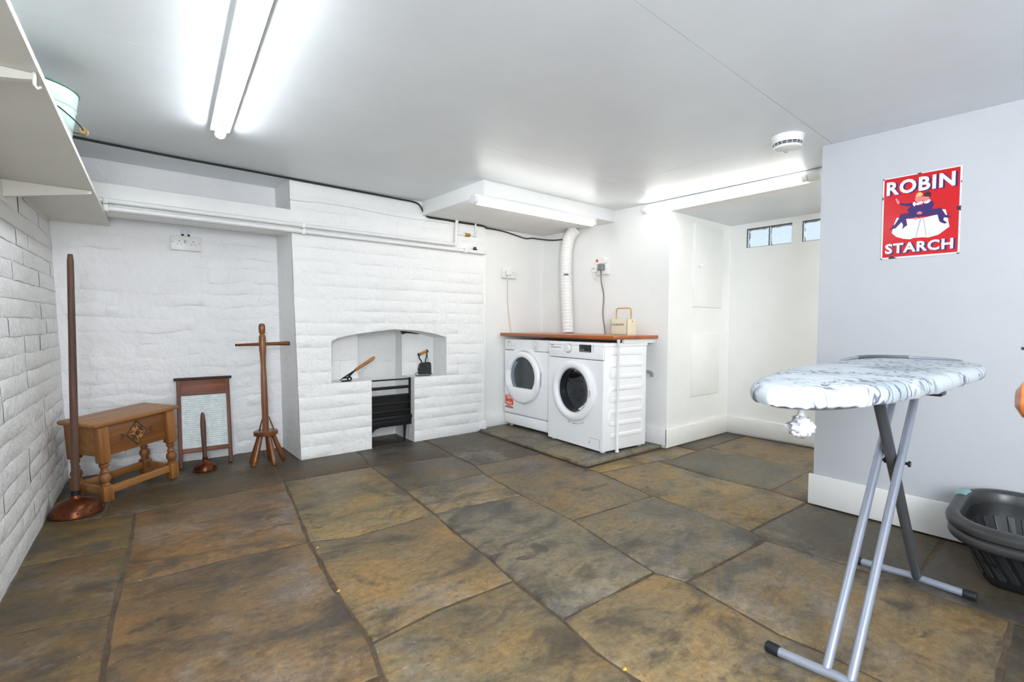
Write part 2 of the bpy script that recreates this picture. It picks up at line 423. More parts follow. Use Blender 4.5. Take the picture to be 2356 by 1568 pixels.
def T(x, y, z): return Matrix.Translation((x, y, z))
def arc_pts(cx, cy, r, a0, a1, n): return [(cx+r*math.cos(a0+(a1-a0)*i/n), cy+r*math.sin(a0+(a1-a0)*i/n)) for i in range(n+1)]
def rrect(x0, y0, x1, y1, r, n=5):
    return (arc_pts(x1-r, y0+r, r, -PI/2, 0, n)+arc_pts(x1-r, y1-r, r, 0, PI/2, n)+arc_pts(x0+r, y1-r, r, PI/2, PI, n)+arc_pts(x0+r, y0+r, r, PI, 1.5*PI, n))
def lin(a, b, n): return [a+(b-a)*i/n for i in range(n+1)]
def nz(x, y, z=0.0): return noise.noise(Vector((x, y, z)))
def smooth_path(pts, sub=6):
    pts = [Vector(p) for p in pts]; out = []
    for i in range(len(pts)-1):
        p0 = pts[max(i-1, 0)]; p1 = pts[i]; p2 = pts[i+1]; p3 = pts[min(i+2, len(pts)-1)]
        for k in range(sub):
            t = k/sub
            out.append(0.5*((2*p1)+(-p0+p2)*t+(2*p0-5*p1+4*p2-p3)*t*t+(-p0+3*p1-3*p2+p3)*t*t*t))
    out.append(pts[-1]); return out

# ------------------------------------------------------------------ the room
def ceil_z(y): return 1.972+0.0125*y
XW = lambda y, z: (-0.459+0.0547*y)*(1-z/1.6)+(-0.577+0.0712*y)*(z/1.6)      # left wall, slightly out of true
YA = lambda z: 4.18-0.052*z                                                    # rubble wall in the alcove
XR, YN, XB, YR, XE = 3.04, 3.752, 3.466, 2.265, 4.45

fl = MB(); fl.grid(lambda u, v: Vector((u, v, -0.0045)), lin(-1.0, 4.6, 8), lin(-2.2, 4.3, 8))
floor = struct(obj('floor', fl, 'mortar'))
FLAGS = [  # (outline on the floor, tint)
 ([(-.30,3.295),(-.058,3.23),(.073,3.207),(.043,2.738),(-.33,2.79)], (112,92,54)),
 ([(-.33,2.79),(.043,2.738),(.005,2.354),(-.016,2.135),(-.36,2.22)], (104,86,54)),
 ([(-.36,2.22),(-.016,2.135),(-.042,1.746),(-.06,1.34),(-.41,1.40)], (116,94,60)),
 ([(-.41,1.40),(-.06,1.34),(-.08,.4),(-.46,.4)], (110,88,58)),
 ([(-.30,3.295),(-.058,3.23),(-.03,3.51),(-.02,4.16),(-.25,4.16)], (72,60,40)),
 ([(-.058,3.23),(.073,3.207),(.247,3.22),(.60,3.248),(.822,3.27),(.854,3.664),(.88,4.16),(-.02,4.16),(-.03,3.51)], (84,72,52)),
 ([(.073,3.207),(.247,3.22),(.60,3.248),(.822,3.27),(.753,2.766),(.679,2.291),(.518,2.314),(.369,2.339),(.172,2.334),(.005,2.354),(.043,2.738)], (130,100,64)),
 ([(.005,2.354),(.172,2.334),(.369,2.339),(.518,2.314),(.679,2.291),(.63,1.791),(.618,1.576),(.611,1.438),(.577,1.287),(.527,1.29),(-.06,1.34),(-.042,1.746),(-.016,2.135)], (126,102,72)),
 ([(-.06,1.34),(.527,1.29),(.577,1.287),(.57,.4),(-.08,.4)], (126,104,74)),
 ([(.88,4.16),(.854,3.664),(.822,3.27),(1.386,3.236),(1.449,3.56),(1.46,3.73),(1.03,3.73),(1.03,4.16)], (84,72,54)),
 ([(1.46,3.73),(1.449,3.56),(1.386,3.236),(1.993,3.137),(2.035,3.439),(2.05,3.73)], (70,63,55)),
 ([(1.59,3.74),(1.97,3.74),(1.97,4.07),(1.57,4.07)], (52,48,44)),
 ([(.822,3.27),(1.386,3.236),(1.342,2.647),(1.296,2.229),(.877,2.216),(.679,2.291),(.753,2.766)], (132,116,84)),
 ([(.679,2.291),(.877,2.216),(1.296,2.229),(1.256,1.96),(1.233,1.675),(1.199,1.45),(.861,1.466),(.611,1.438),(.618,1.576),(.63,1.791)], (132,112,80)),
 ([(.611,1.438),(.861,1.466),(1.199,1.45),(1.172,1.218),(1.168,1.153),(1.132,.974),(1.13,.4),(.58,.4),(.577,1.287)], (134,118,88)),
 ([(1.386,3.236),(1.993,3.137),(1.97,2.822),(1.912,2.636),(1.342,2.647)], (96,86,70)),
 ([(1.342,2.647),(1.912,2.636),(1.841,2.161),(1.296,2.229)], (138,120,88)),
 ([(1.296,2.229),(1.841,2.161),(1.808,1.716),(1.73,1.37),(1.685,1.146),(1.168,1.153),(1.199,1.45),(1.233,1.675),(1.256,1.96)], (128,118,98)),
 ([(1.168,1.153),(1.685,1.146),(1.719,1.024),(1.693,.855),(1.661,.655),(1.675,.536),(1.66,.20),(1.13,.25),(1.132,.974)], (146,126,92)),
 ([(1.13,.25),(1.66,.20),(1.65,-.5),(1.13,-.5)], (128,112,84)),
 ([(2.05,3.70),(2.035,3.439),(1.993,3.137),(1.97,2.822),(2.556,2.780),(2.63,3.56),(2.64,3.70)], (80,72,62)),
 ([(1.97,2.822),(2.556,2.78),(2.55,2.31),(2.545,2.167),(2.437,1.675),(1.808,1.716),(1.841,2.161),(1.912,2.636)], (116,102,80)),
 ([(1.808,1.716),(2.437,1.675),(2.40,1.09),(2.347,1.0),(1.719,1.024),(1.685,1.146),(1.73,1.37)], (118,108,88)),
 ([(1.719,1.024),(2.347,1.0),(2.375,.667),(2.36,.19),(1.929,.176),(1.66,.18),(1.675,.536),(1.661,.655),(1.693,.855)], (126,110,84)),
 ([(1.66,.18),(1.929,.176),(2.36,.19),(2.4,-.5),(1.65,-.5)], (104,92,72)),
 ([(2.55,2.29),(2.98,2.29),(2.985,2.11),(2.545,2.167)], (136,112,58)),
 ([(2.98,2.29),(3.60,2.27),(3.60,2.066),(3.254,2.052),(2.985,2.11)], (122,102,62)),
 ([(3.60,2.25),(4.43,2.25),(4.43,2.08),(3.758,2.072),(3.60,2.066)], (96,86,68)),
 ([(2.545,2.167),(2.985,2.11),(3.10,2.085),(3.05,1.667),(3.08,1.286),(3.048,1.069),(2.397,1.09),(2.41,1.232),(2.437,1.675)], (130,112,78)),
 ([(3.10,2.085),(3.254,2.052),(3.758,2.072),(3.764,1.641),(3.745,1.294),(3.08,1.286),(3.05,1.667)], (94,88,75)),
 ([(3.08,1.286),(3.745,1.294),(3.74,1.0),(3.048,1.02)], (110,96,70)),
 ([(3.758,2.072),(4.43,2.08),(4.43,.62),(3.74,.62),(3.745,1.294),(3.764,1.641)], (110,96,74)),
 ([(2.397,1.09),(3.02,1.069),(3.02,.47),(2.983,.474),(2.548,.47),(2.365,.5),(2.375,.667),(2.347,1.0)], (84,77,64)),
 ([(2.365,.5),(2.548,.47),(2.983,.474),(3.02,.47),(3.02,-.5),(2.4,-.5),(2.36,.19)], (70,63,52)),
]
def flagstone(poly, tint, parent, z0=-0.010, z1=0.0, joint=0.0042, name='flagstone'):
    n = len(poly); pts = []
    area2 = sum(poly[i][0]*poly[(i+1) % n][1]-poly[(i+1) % n][0]*poly[i][1] for i in range(n))
    if area2 < 0: poly = poly[::-1]
    for i in range(n):
        a = Vector(poly[i]); b = Vector(poly[(i+1) % n]); L = (b-a).length; k = max(2, int(L/0.05)); t = (b-a)/L; nn = Vector((-t.y, t.x))
        for q in range(k):
            p = a+(b-a)*(q/k); w = 0.0 if q == 0 else 0.007*nz(p.x*9, p.y*9, 3.1)+0.004*nz(p.x*31, p.y*31, 1.1)
            pts.append((p.x+nn.x*w, p.y+nn.y*w))
    mb = MB(); dz = random.uniform(-0.002, 0.002); n = len(pts)
    p0 = inset(pts, joint); p1 = inset(pts, joint+0.003); p2 = inset(pts, joint+0.007)
    tz = lambda x, y: z1+dz+0.0015*nz(x*3, y*3, 7)
    vs = [Vector((x, y, z0)) for x, y in p0]+[Vector((x, y, tz(x, y)-0.003)) for x, y in p1]+[Vector((x, y, tz(x, y))) for x, y in p2]
    fs = [(r*n+i, r*n+(i+1) % n, (r+1)*n+(i+1) % n, (r+1)*n+i) for r in range(2) for i in range(n)]+[tuple(2*n+i for i in range(n))]
    mb.add(vs, fs)
    o = obj(name, mb, 'flag', parent, True, 40, False); o.color = srgb(*tint)
    return o
for poly, tint in FLAGS: flagstone(poly, tint, floor)

# raised stone step the machines stand on
st = MB(); st.prism([(2.61, 3.69), (2.56, 2.315), (3.455, 2.315), (3.455, 3.735)], lambda u, v, h: Vector((u, v, h)), 0.002, 0.009)
plinth = struct(obj('trim_1', st, 'mortar'), 'low stone step under the laundry machines')
flagstone([(2.63, 3.735), (2.575, 2.83), (3.455, 2.80), (3.455, 3.735)], (112, 106, 92), plinth, 0.008, 0.022, 0.002)
flagstone([(2.575, 2.83), (2.545, 2.30), (3.462, 2.30), (3.455, 2.80)], (118, 114, 104), plinth, 0.003, 0.022, 0.002)

# ---- bricks
def brick(parent, P, u0, u1, v0, v1, low=None, rough=1.0, depth=0.006, edge=0.011, name='brick', mat='brick', nu=6, nv=4, vert=0.8):
    """one painted brick: a lumpy face that falls away into the joints. P(u, v, h) maps to the wall."""
    if u1-u0 < 0.03: edge = (u1-u0)*0.3
    us = [u0+0.001, u0+edge]+[u0+edge+(u1-u0-2*edge)*i/(nu-2) for i in range(1, nu-2)]+[u1-edge, u1-0.001]
    j = random.uniform(-1, 1)*0.0016*rough; tu = random.uniform(-1, 1)*0.010*rough; tv = random.uniform(-1, 1)*0.010*rough
    mb = MB(); vs = []; n = len(us); rows = nv+1
    for r in range(rows):
        for i, u in enumerate(us):
            lo = max(v0, low(u)) if low else v0
            hi = max(v1, lo+0.001)
            ed = min(edge*0.8, (hi-lo)*0.3)
            vv = [lo+0.002, lo+ed, (lo+hi)/2, hi-ed, hi-0.002][r] if nv == 4 else lo+(hi-lo)*r/nv
            uj = u+0.004*nz(u*9, vv*23, 5.0)*rough; vj = vv+(0.0050*nz(u*13, vv*9, 9.0)+0.006*nz(u*4.5, vv*2.0, 19.0))*rough
            iv = i in (0, n-1); ih = r in (0, rows-1); border = iv or ih
            h = j+tu*(u-(u0+u1)/2)+tv*(vv-(v0+v1)/2)+0.0028*rough*nz(u*22, vv*22, 2.0)
            if border:
                fill = 0.5+0.9*nz(uj*7.0, vj*7.0, 31.0)+0.5*nz(uj*23.0, vj*31.0, 17.0)
                h = h*0.6-depth*max(0.0, min(1.25, fill))*(1.0 if ih else vert)
            vs.append(P(uj, vj, h))
    fs = [(r*n+i, r*n+i+1, (r+1)*n+i+1, (r+1)*n+i) for r in range(rows-1) for i in range(n-1)]
    mb.add(vs, fs)
    return obj(name, mb, mat, parent, True, 55, False)

# left wall
PL = lambda u, v, h: Vector((XW(u, v)+h, u, v))
wl = MB(); wl.grid(lambda u, v: PL(u, v, -0.0035+0.002*nz(u*9, v*9)), lin(-2.2, 1.6, 6)+lin(1.7, 4.25, 60)[0:], lin(0, 2.05, 48))
wall_left = struct(obj('wall_left', wl, 'brick'))
C, Lb = 0.0835, 0.235
row = 0; v = 0.012
while v < 1.98:
    u = 1.80+(Lb/2 if row % 2 else 0)+random.uniform(-.01, .01)
    while u < 4.15:
        L = Lb*random.uniform(.94, 1.06) if random.random() > .2 else Lb*0.5
        brick(wall_left, PL, u, min(u+L, 4.17), v, min(v+C, 2.0), rough=0.9, depth=0.0028, edge=0.008, vert=.3)
        u += L
    v += C; row += 1

# alcove rubble wall
PA = lambda u, v, h: Vector((u, YA(v)-h, v))
wa = MB(); wa.grid(lambda u, v: PA(u, v, -0.003+0.004*nz(u*7, v*10, 3)+0.003*nz(u*19, v*19)), lin(-0.42, 1.12, 60), lin(0, 2.06, 80))
wall_alcove = struct(obj('wall_alcove', wa, 'rubble'))
v = 0.0; row = 0
while v < 1.60:
    c = random.choice((.075, .09, .10, .085)); u = -0.36+random.uniform(0, .2)
    while u < 1.04:
        L = random.uniform(.12, .40); vo = 0.016*nz(u*2.3, v*3, 4)
        wv = lambda uu, vv, h: PA(uu, vv+0.034*nz(uu*2.6, vv*1.6, 8)+0.008*nz(uu*11, vv*4, 2), h+0.004*nz(uu*6, vv*9, 6))
        brick(wall_alcove, wv, u, min(u+L, 1.05), v, v+c, rough=2.4, depth=0.0044, edge=0.013, vert=0.8, name='stone', mat='rubble', nu=8)
        u += L
    v += c; row += 1

# chimney breast with the arched recess and the hearth
ARCH = [(1.266, .858), (1.327, .89), (1.462, .915), (1.596, .931), (1.77, .951), (1.986, .94), (2.154, .913), (2.272, .882)]
def arch(u):
    if u <= ARCH[0][0]: return ARCH[0][1]
    for (a, za), (b, zb) in zip(ARCH, ARCH[1:]):
        if u <= b: return za+(zb-za)*(u-a)/(b-a)
    return ARCH[-1][1]
CX0, CX1, CY, HL, HR, HZ = 1.0, 2.69, 3.70, 1.585, 1.96, 0.545
AX0, AX1 = ARCH[0][0], ARCH[-1][0]
def lean(u, v): return u+(0.047-0.033*v)*max(0.0, (1.30-u)/0.30)
PC = lambda u, v, h: Vector((lean(u, v), CY-h, v))
ch = MB()
g = lambda u, v: PC(u, v, -0.0024+0.0006*nz(u*9, v*9))
ZT = 2.019
us = sorted(set([round(x, 4) for x in lin(CX0, AX0, 4)+lin(AX0, HL, 6)+lin(HL, HR, 6)+lin(HR, AX1, 6)+lin(AX1, CX1, 6)]))
for a, b in zip(us, us[1:]):
    m = (a+b)/2
    segs = []
    if m < AX0 or m > AX1: segs = [(lambda u: 0.0, lambda u: ZT)]
    else:
        segs = [(arch, lambda u: ZT)]
        if not (HL < m < HR): segs.append((lambda u: 0.0, lambda u: HZ))
    for lo, hi in segs:
        k = 14
        for q in range(k):
            ch.add([g(a, lo(a)+(hi(a)-lo(a))*q/k), g(b, lo(b)+(hi(b)-lo(b))*q/k), g(b, lo(b)+(hi(b)-lo(b))*(q+1)/k), g(a, lo(a)+(hi(a)-lo(a))*(q+1)/k)], [(0, 1, 2, 3)])
YB, YF, Y0 = 3.93, 4.09, CY+0.004
for a, b in zip([x for x in us if AX0-1e-6 <= x <= AX1+1e-6], [x for x in us if AX0-1e-6 <= x <= AX1+1e-6][1:]):   # underside of the arch
    ch.add([(a, Y0, arch(a)), (b, Y0, arch(b)), (b, YF, arch(b)-.02), (a, YF, arch(a)-.02)], [(0, 1, 2, 3)])
def quad(*p): ch.add(p, [(0, 1, 2, 3)])
quad((AX0, Y0, HZ), (AX0, YB, HZ), (AX0, YB, .86), (AX0, Y0, .86)); quad((AX1, Y0, HZ), (AX1, YB, HZ), (AX1, YB, .885), (AX1, Y0, .885))
quad((AX0, Y0, HZ), (HL, Y0, HZ), (HL, YB, HZ), (AX0, YB, HZ)); quad((HR, Y0, HZ), (AX1, Y0, HZ), (AX1, YB, HZ), (HR, YB, HZ))       # hobs
quad((AX0, YB, HZ), (HL-.02, YB, HZ), (HL-.02, YB, .96), (AX0, YB, .96)); quad((HR, YB, HZ), (AX1, YB, HZ), (AX1, YB, .96), (HR, YB, .96))
quad((HL, Y0, 0), (HL-.02, YF, 0), (HL-.02, YF, HZ), (HL, Y0, HZ)); quad((HR, Y0, 0), (HR+.015, YF, 0), (HR+.015, YF, HZ), (HR, Y0, HZ))  # hearth sides
quad((HL-.02, YB, HZ), (HL-.02, YF, HZ), (HL-.02, YF, .96), (HL-.02, YB, .96)); quad((HR, YB, HZ), (HR+.015, YF, HZ), (HR+.015, YF, .96), (HR, YB, .96))
quad((HL-.03, YF, 0), (HR+.03, YF, 0), (HR+.03, YF, .97), (HL-.03, YF, .97))
ch.grid(lambda u, v: Vector((lean(1.0, v)-0.003+0.002*nz(u*9, v*9, 4), u, v)), lin(CY+.004, 4.22, 8), lin(0, 2.03, 20))          # left cheek
ch.add([(CX1, Y0, 0), (CX1, YN+.03, 0), (CX1, YN+.03, ZT), (CX1, Y0, ZT)], [(0, 1, 2, 3)])
wall_ch = struct(obj('wall_chimney', ch, 'brick', smooth=False, clean=False), 'white painted brick chimney breast with an arched recess')
soot = MB(); soot.prism([(1.93, .936), (1.985, .945), (2.06, .935), (2.14, .918), (2.10, .905), (1.99, .915), (1.95, .905)], lambda u, v, h: Vector((u, 3.91-h, v)), 0, .012)
obj('soot_hole', soot, 'slot', wall_ch)
CC, CL = HZ/6, 0.232
v = 0.0; row = 0
while v < 1.99:
    v1 = min(v+CC, 2.016)
    u = CX0-(CL/2 if row % 2 else 0)
    while u < CX1:
        L = CL*random.uniform(.95, 1.05) if random.random() > .15 else CL*.5
        a0, b0 = max(u, CX0), min(u+L, CX1-0.02); u += L
        if b0-a0 < .025: continue
        mid = (v+v1)/2
        if mid < HZ: parts = [(a0, min(b0, HL)), (max(a0, HR), b0)]; low = None
        elif v1 <= .852: parts = [(a0, min(b0, AX0)), (max(a0, AX1), b0)]; low = None
        elif v < .96:
            parts = [(a0, min(b0, AX0)), (max(a0, AX0), min(b0, AX1)), (max(a0, AX1), b0)]; low = arch
        else: parts = [(a0, b0)]; low = None
        for a, b in parts:
            if b-a < .02: continue
            lw = low if (low and a >= AX0-1e-6 and b <= AX1+1e-6) else None
            if lw and max(lw(a), lw(b), lw((a+b)/2)) > v1-0.012: continue
            brick(wall_ch, PC, a, b, v, v1, low=lw, rough=0.6, depth=0.0011, edge=0.004, vert=0.35)
    v += CC; row += 1
PK = lambda u, v, h: Vector((lean(1.0, v)-h, u, v))
v = 0.0; row = 0
while v < 1.99:
    u = CY+0.006
    for L in ((.21, .12, .2) if row % 2 else (.1, .22, .2)):
        if u < 4.08: brick(wall_ch, PK, u, min(u+L, 4.12), v, min(v+CC, 2.01), rough=1.0, depth=0.004, edge=0.008, vert=.3)
        u += L
    v += CC; row += 1
# a few larger painted blocks at the back of the recess
for (a, b, z0, z1, yy) in ((1.275, 1.41, .55, .70, YB), (1.41, 1.56, .55, .70, YB), (1.275, 1.56, .70, .85, YB), (1.975, 2.12, .55, .66, YB), (2.12, 2.265, .55, .66, YB), (1.975, 2.265, .66, .86, YB),
                           (1.57, 1.77, .50, .66, YF), (1.77, 1.965, .50, .66, YF), (1.57, 1.965, .66, .76, YF), (1.57, 1.77, .76, .90, YF), (1.77, 1.965, .76, .90, YF),
                           (1.57, 1.77, .02, .16, YF), (1.77, 1.965, .02, .16, YF), (1.57, 1.68, .16, .3, YF), (1.68, 1.965, .16, .3, YF)):
    brick(wall_ch, lambda u, v, h, yy=yy: Vector((u, yy-.004-h, v)), a, b, z0, z1, rough=1.2, depth=0.003)

# painted beam across the alcove
bmz = MB(); bmz.box((-0.42, 3.695, 1.632), (1.0, 3.86, 1.80), .008)
struct(obj('trim_2', bmz, 'gloss'), 'white painted beam across the alcove carrying the pipes')

# nook, back wall, recess, right wall, wall behind
w = MB(); w.grid(lambda u, v: Vector((u, YN, v)), lin(CX1-.01, XB, 4), lin(0, 2.03, 4)); struct(obj('wall_nook', w, 'plaster'))
w = MB(); w.grid(lambda u, v: Vector((XB, u, v)), lin(YR, YN, 4), lin(0, 2.03, 4))
w.box((XB, -.4, 1.912), (XB+.15, YR, 2.02)); struct(obj('wall_back', w, 'plaster'))
w = MB(); w.grid(lambda u, v: Vector((u, YR, v)), lin(XB, XE+.02, 4), lin(0, 1.95, 4))
w.add([(3.20, -.40, 0), (XE, -.40, 0), (XE, -.40, 2), (3.20, -.40, 2)], [(0, 1, 2, 3)]); struct(obj('wall_recess', w, 'plaster'))
WY = [(2.120, 1.735), (1.660, 1.30)]; WZ0, WZ1 = 1.698, 1.870
w = MB(); ys = [-.40, 1.30, 1.66, 1.735, 2.12, YR]; zs = [0, WZ0, WZ1, 1.95]
for i in range(5):
    for k in range(3):
        if k == 1 and i in (1, 3): continue
        w.box((XE, ys[i], zs[k]), (XE+.10, ys[i+1], zs[k+1]))
struct(obj('wall_far', w, 'plaster', smooth=False))
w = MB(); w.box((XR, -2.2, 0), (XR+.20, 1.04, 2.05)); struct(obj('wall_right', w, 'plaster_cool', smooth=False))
struct(obj('wall_behind', MB().box((-1, -2.2, 0), (3.2, -2.05, 2.05)), 'plaster', smooth=False))
w = MB()
for lo, hi in (((-.53, -1.75, .84), (-.47, -1.69, 1.92)), ((-.53, -.21, .84), (-.47, -.15, 1.92)), ((-.53, -1.75, .84), (-.47, -.15, .90)), ((-.53, -1.75, 1.86), (-.47, -.15, 1.92))): w.box(lo, hi, .004)
struct(obj('window_3', w, 'gloss'), 'window frame in the left wall behind the camera')  # frame added to dress the fill light, no opening in the wall
# skirting boards
def skirt(name, lo, hi): struct(obj(name, MB().box(lo, hi, .006), 'gloss'))
skirt('baseboard_right', (XR-.02, -2.0, .004), (XR+.0, 1.06, .172)); skirt('baseboard_back', (XB-.02, YR-.018, .022), (XB, 3.74, .165))
skirt('baseboard_recess', (XB-.02, YR-.02, .008), (XE-.0, YR, .160)); skirt('baseboard_far', (XE-.02, -.38, .012), (XE, YR-.018, .160))
skirt('baseboard_nook', (CX1, YN-.016, .022), (XB-.02, YN, .150)); skirt('baseboard_chimney', (CX1-.032, CY-.018, .006), (CX1+.014, CY+.05, .095))
struct(obj('trim_3', MB().box((CX1-.022, CY-.006, .09), (CX1+.004, YN, 1.655), .004), 'plaster'), 'smooth plaster corner bead of the chimney breast')

# ceiling boards with fine open joints
cb = MB(); cb.add([(-1, -2.2, ceil_z(-2.2)+.006), (4.6, -2.2, ceil_z(-2.2)+.006), (4.6, 4.3, ceil_z(4.3)+.006), (-1, 4.3, ceil_z(4.3)+.006)], [(0, 1, 2, 3)])
ceiling = struct(obj('ceiling', cb, 'ceiling'))
def panel(x0, x1, ya0, ya1, yb0, yb1):
    P = lambda x, y: Vector((x, y, ceil_z(y)))
    b = MB(); q = .0012
    low = [P(x0+q, ya0+q), P(x1-q, ya1+q), P(x1-q, yb1-q), P(x0+q, yb0-q)]
    b.add(low+[p+Vector((0, 0, .006)) for p in low], [(3, 2, 1, 0), (4, 5, 6, 7), (0, 1, 5, 4), (1, 2, 6, 5), (2, 3, 7, 6), (3, 0, 4, 7)])
    obj('panel', b, 'ceiling', ceiling, False)
panel(-1, 2.80, -2.2, -2.2, .90, .985); panel(2.80, XB, -2.2, -2.2, .985, 1.0)
panel(-1, 2.80, .90, .985, 2.255, 2.275); panel(2.80, XB, .985, 1.0, 2.275, 2.28)
panel(-1, 2.80, 2.255, 2.275, 4.3, 4.3); panel(2.80, XB, 2.275, 2.28, 4.3, 4.3)
w = MB(); w.add([(XB+.15, -.4, 1.915), (XE, -.4, 1.915), (XE, YR, 1.915), (XB+.15, YR, 1.915)], [(0, 1, 2, 3)]); struct(obj('trim_4', w, 'ceiling', smooth=False), 'lower ceiling of the window recess')
w = MB(); w.box((2.03, 2.815, 1.905), (XB+.02, 3.77, 2.03), .004); struct(obj('trim_5', w, 'plaster'), 'boxed-in soffit over the laundry machines')

# glass-block windows in the recess
for i, (ya, yb) in enumerate(WY):
    fr = MB()
    for lo, hi in (((yb, WZ0), (yb+.006, WZ1)), ((ya-.006, WZ0), (ya, WZ1)), ((yb, WZ1-.005), (ya, WZ1)), ((yb, WZ0), (ya, WZ0+.005))):
        fr.box((XE+.012, lo[0], lo[1]), (XE+.09, hi[0], hi[1]))
    mid = (ya+yb)/2; fr.box((XE+.012, mid-.003, WZ0), (XE+.09, mid+.003, WZ1))
    win = struct(obj('window_%d' % (i+1), fr, 'block_frame', smooth=False), 'small high window of wavy glass blocks, %s' % ('left' if i == 0 else 'right, half hidden by the wall'))
    for a, b in ((yb+.007, mid-.005), (mid+.005, ya-.007)):
        gb = MB(); z0_, z1_ = WZ0+.006, WZ1-.006
        for x_, sg in ((XE+.022, -1), (XE+.060, 1)):
            gb.grid(lambda u, v: Vector((x_+sg*(.003*nz(u*34, v*34, 3+sg)+.004*min(1, min(u-a, b-u, v-z0_, z1_-v)/.014)), u, v)), lin(a, b, 24), lin(z0_, z1_, 24))
        n_ = 25; k_ = n_*n_
        edge_ = [i_ for i_ in range(n_)]+[n_*q+n_-1 for q in range(1, n_)]+[k_-2-q for q in range(n_-1)]+[n_*(n_-2-q) for q in range(n_-2)]
        gb.f += [(edge_[q], edge_[(q+1) % len(edge_)], edge_[(q+1) % len(edge_)]+k_, edge_[q]+k_) for q in range(len(edge_))]; gb.mi += [0]*len(edge_)
        obj('glass_block', gb, 'block', win, angle=60)

# flush cupboard door and lower panel in the recess wall
b = MB(); b.box((3.822, YR-.016, 1.158), (4.285, YR, 1.853), .003)
door = struct(obj('door_1', b, 'plaster'), 'flush white cupboard door in the recess wall')
kb = MB(); kb.lathe([(.006, 0), (.007, .012), (.016, .02), (.018, .028), (.012, .036), (0, .038)], 16, T(3.883, YR-.016, 1.508) @ Rx(PI/2)); obj('door_knob', kb, 'gloss', door)
bd = MB(); bd.box((3.816, YR-.020, 1.154), (3.822, YR, 1.857)); obj('door_edge', bd, 'gloss', door)
b = MB(); b.box((3.808, YR-.010, .392), (4.268, YR, .915), .0015); struct(obj('door_2', b, 'plaster'), 'flush white access panel low in the recess wall')

# ------------------------------------------------------------------ fluorescent lamps
def lamp(label, p0, p1, down, width, mat, tray=0.10, endbox=0.0, thick=0.028):
    """batten from p0 to p1 on its mounting face; 'down' points away from that face."""
    p0, p1, dn = Vector(p0), Vector(p1), Vector(down).normalized(); ax = (p1-p0); L = ax.length; ax.normalize(); sd = dn.cross(ax).normalized()
    mtx = Matrix(((ax.x, sd.x, dn.x, p0.x), (ax.y, sd.y, dn.y, p0.y), (ax.z, sd.z, dn.z, p0.z), (0, 0, 0, 1)))
    t = thing('fluorescent_light', label, 'light', p0, group='fluorescent ceiling lights')
    off = T(*(-p0))
    b = MB(); b.box((0, -tray/2, 0), (L, tray/2, .020), .004, off @ mtx); obj('batten', b, 'gloss', t)
    prof = [(math.cos(a)*width/2, width*.42+math.sin(a)*width/2*.92) for a in lin(-.9, PI+.9, 16)]
    d = MB(); e0 = .03; e1 = L-.03-endbox
    vs = [off @ mtx @ Vector((x, -c, .018+h)) for x in (e0, e1) for c, h in prof]; n = len(prof)
    d.add(vs, [(i, (i+1) % n, n+(i+1) % n, n+i) for i in range(n)]+[tuple(range(n)), tuple(range(2*n-1, n-1, -1))]); obj('diffuser', d, mat, t)
    for a, c in ((0.0, e0), (e1, e1+.03)):
        k = MB(); vs = [off @ mtx @ Vector((x, -cc*1.04, .017+h*1.02)) for x in (a, c) for cc, h in prof]
        k.add(vs, [(i, (i+1) % n, n+(i+1) % n, n+i) for i in range(n)]+[tuple(range(n)), tuple(range(2*n-1, n-1, -1))]); obj('end_cap', k, 'plastic', t)
    if endbox:
        k = MB(); k.box((L-endbox, -tray/2, .002), (L, tray/2, .055), .008, off @ mtx); obj('control_box', k, 'plastic', t)
    return t
lamp('long fluorescent batten on the ceiling above the left side of the room', (.334, 1.42, ceil_z(1.42)), (.451, 2.985, ceil_z(2.985)), (0, 0, -1), .047, 'tubeA', .090)
lamp('fluorescent batten on the ceiling behind the camera, outside the picture', (1.25, -1.75, ceil_z(-1.75)), (1.25, -.25, ceil_z(-.25)), (0, 0, -1), .052, 'tubeE', .110)  # extra batten out of view, added to lift the general brightness
lamp('fluorescent batten under the boxed-in soffit above the laundry machines', (1.965, 2.856, 1.905), (3.215, 2.838, 1.905), (0, 0, -1), .055, 'tubeB', .06)
lamp('fluorescent batten along the lintel above the window recess', (XB-.012, 2.485, 1.966), (XB-.012, 1.175, 1.963), (-.80, 0, -.60), .050, 'tubeC', .060, .075)
lamp('fluorescent batten on the low recess ceiling, hidden behind the right wall', (3.95, .75, 1.915), (3.95, -.15, 1.915), (0, 0, -1), .055, 'tubeD', .06)  # extra batten out of view, added to brighten the recess

# smoke alarm
t = thing('smoke_alarm', 'round white smoke alarm on the ceiling beside the right wall', 'smoke alarm', (2.748, 1.105, ceil_z(1.105)))
SA = Matrix.Diagonal((1.06, 1.06, 1.28, 1))
b = MB(); b.lathe([(0, .0), (.073, .0), (.073, -.006), (.066, -.030), (.064, -.030)], 40, SA, False); obj('base_plate', b, 'plastic', t)
b = MB(); b.lathe([(.062, -.030), (.062, -.041)], 40, SA, False); obj('vent_ring', b, 'slot', t)
for k in range(18):
    a = 2*PI*k/18; bb = MB(); bb.box((.0615, -.0022, -.042), (.0650, .0022, -.029), 0, SA @ Rz(a)); obj('vent_bar', bb, 'grey_plastic', t)
b = MB(); b.lathe([(.064, -.0345), (.0645, -.036), (.063, -.037)], 40, SA, False); obj('vent_rim', b, 'grey_plastic', t)
b = MB(); b.lathe([(.064, -.041), (.060, -.049), (.050, -.053), (0, -.055)], 40, SA, False); obj('cover', b, 'plastic', t)
b = MB(); b.lathe([(.010, -.053), (.009, -.058), (0, -.059)], 16, SA @ T(.015, .012, 0), False); obj('test_button', b, 'grey_plastic', t)

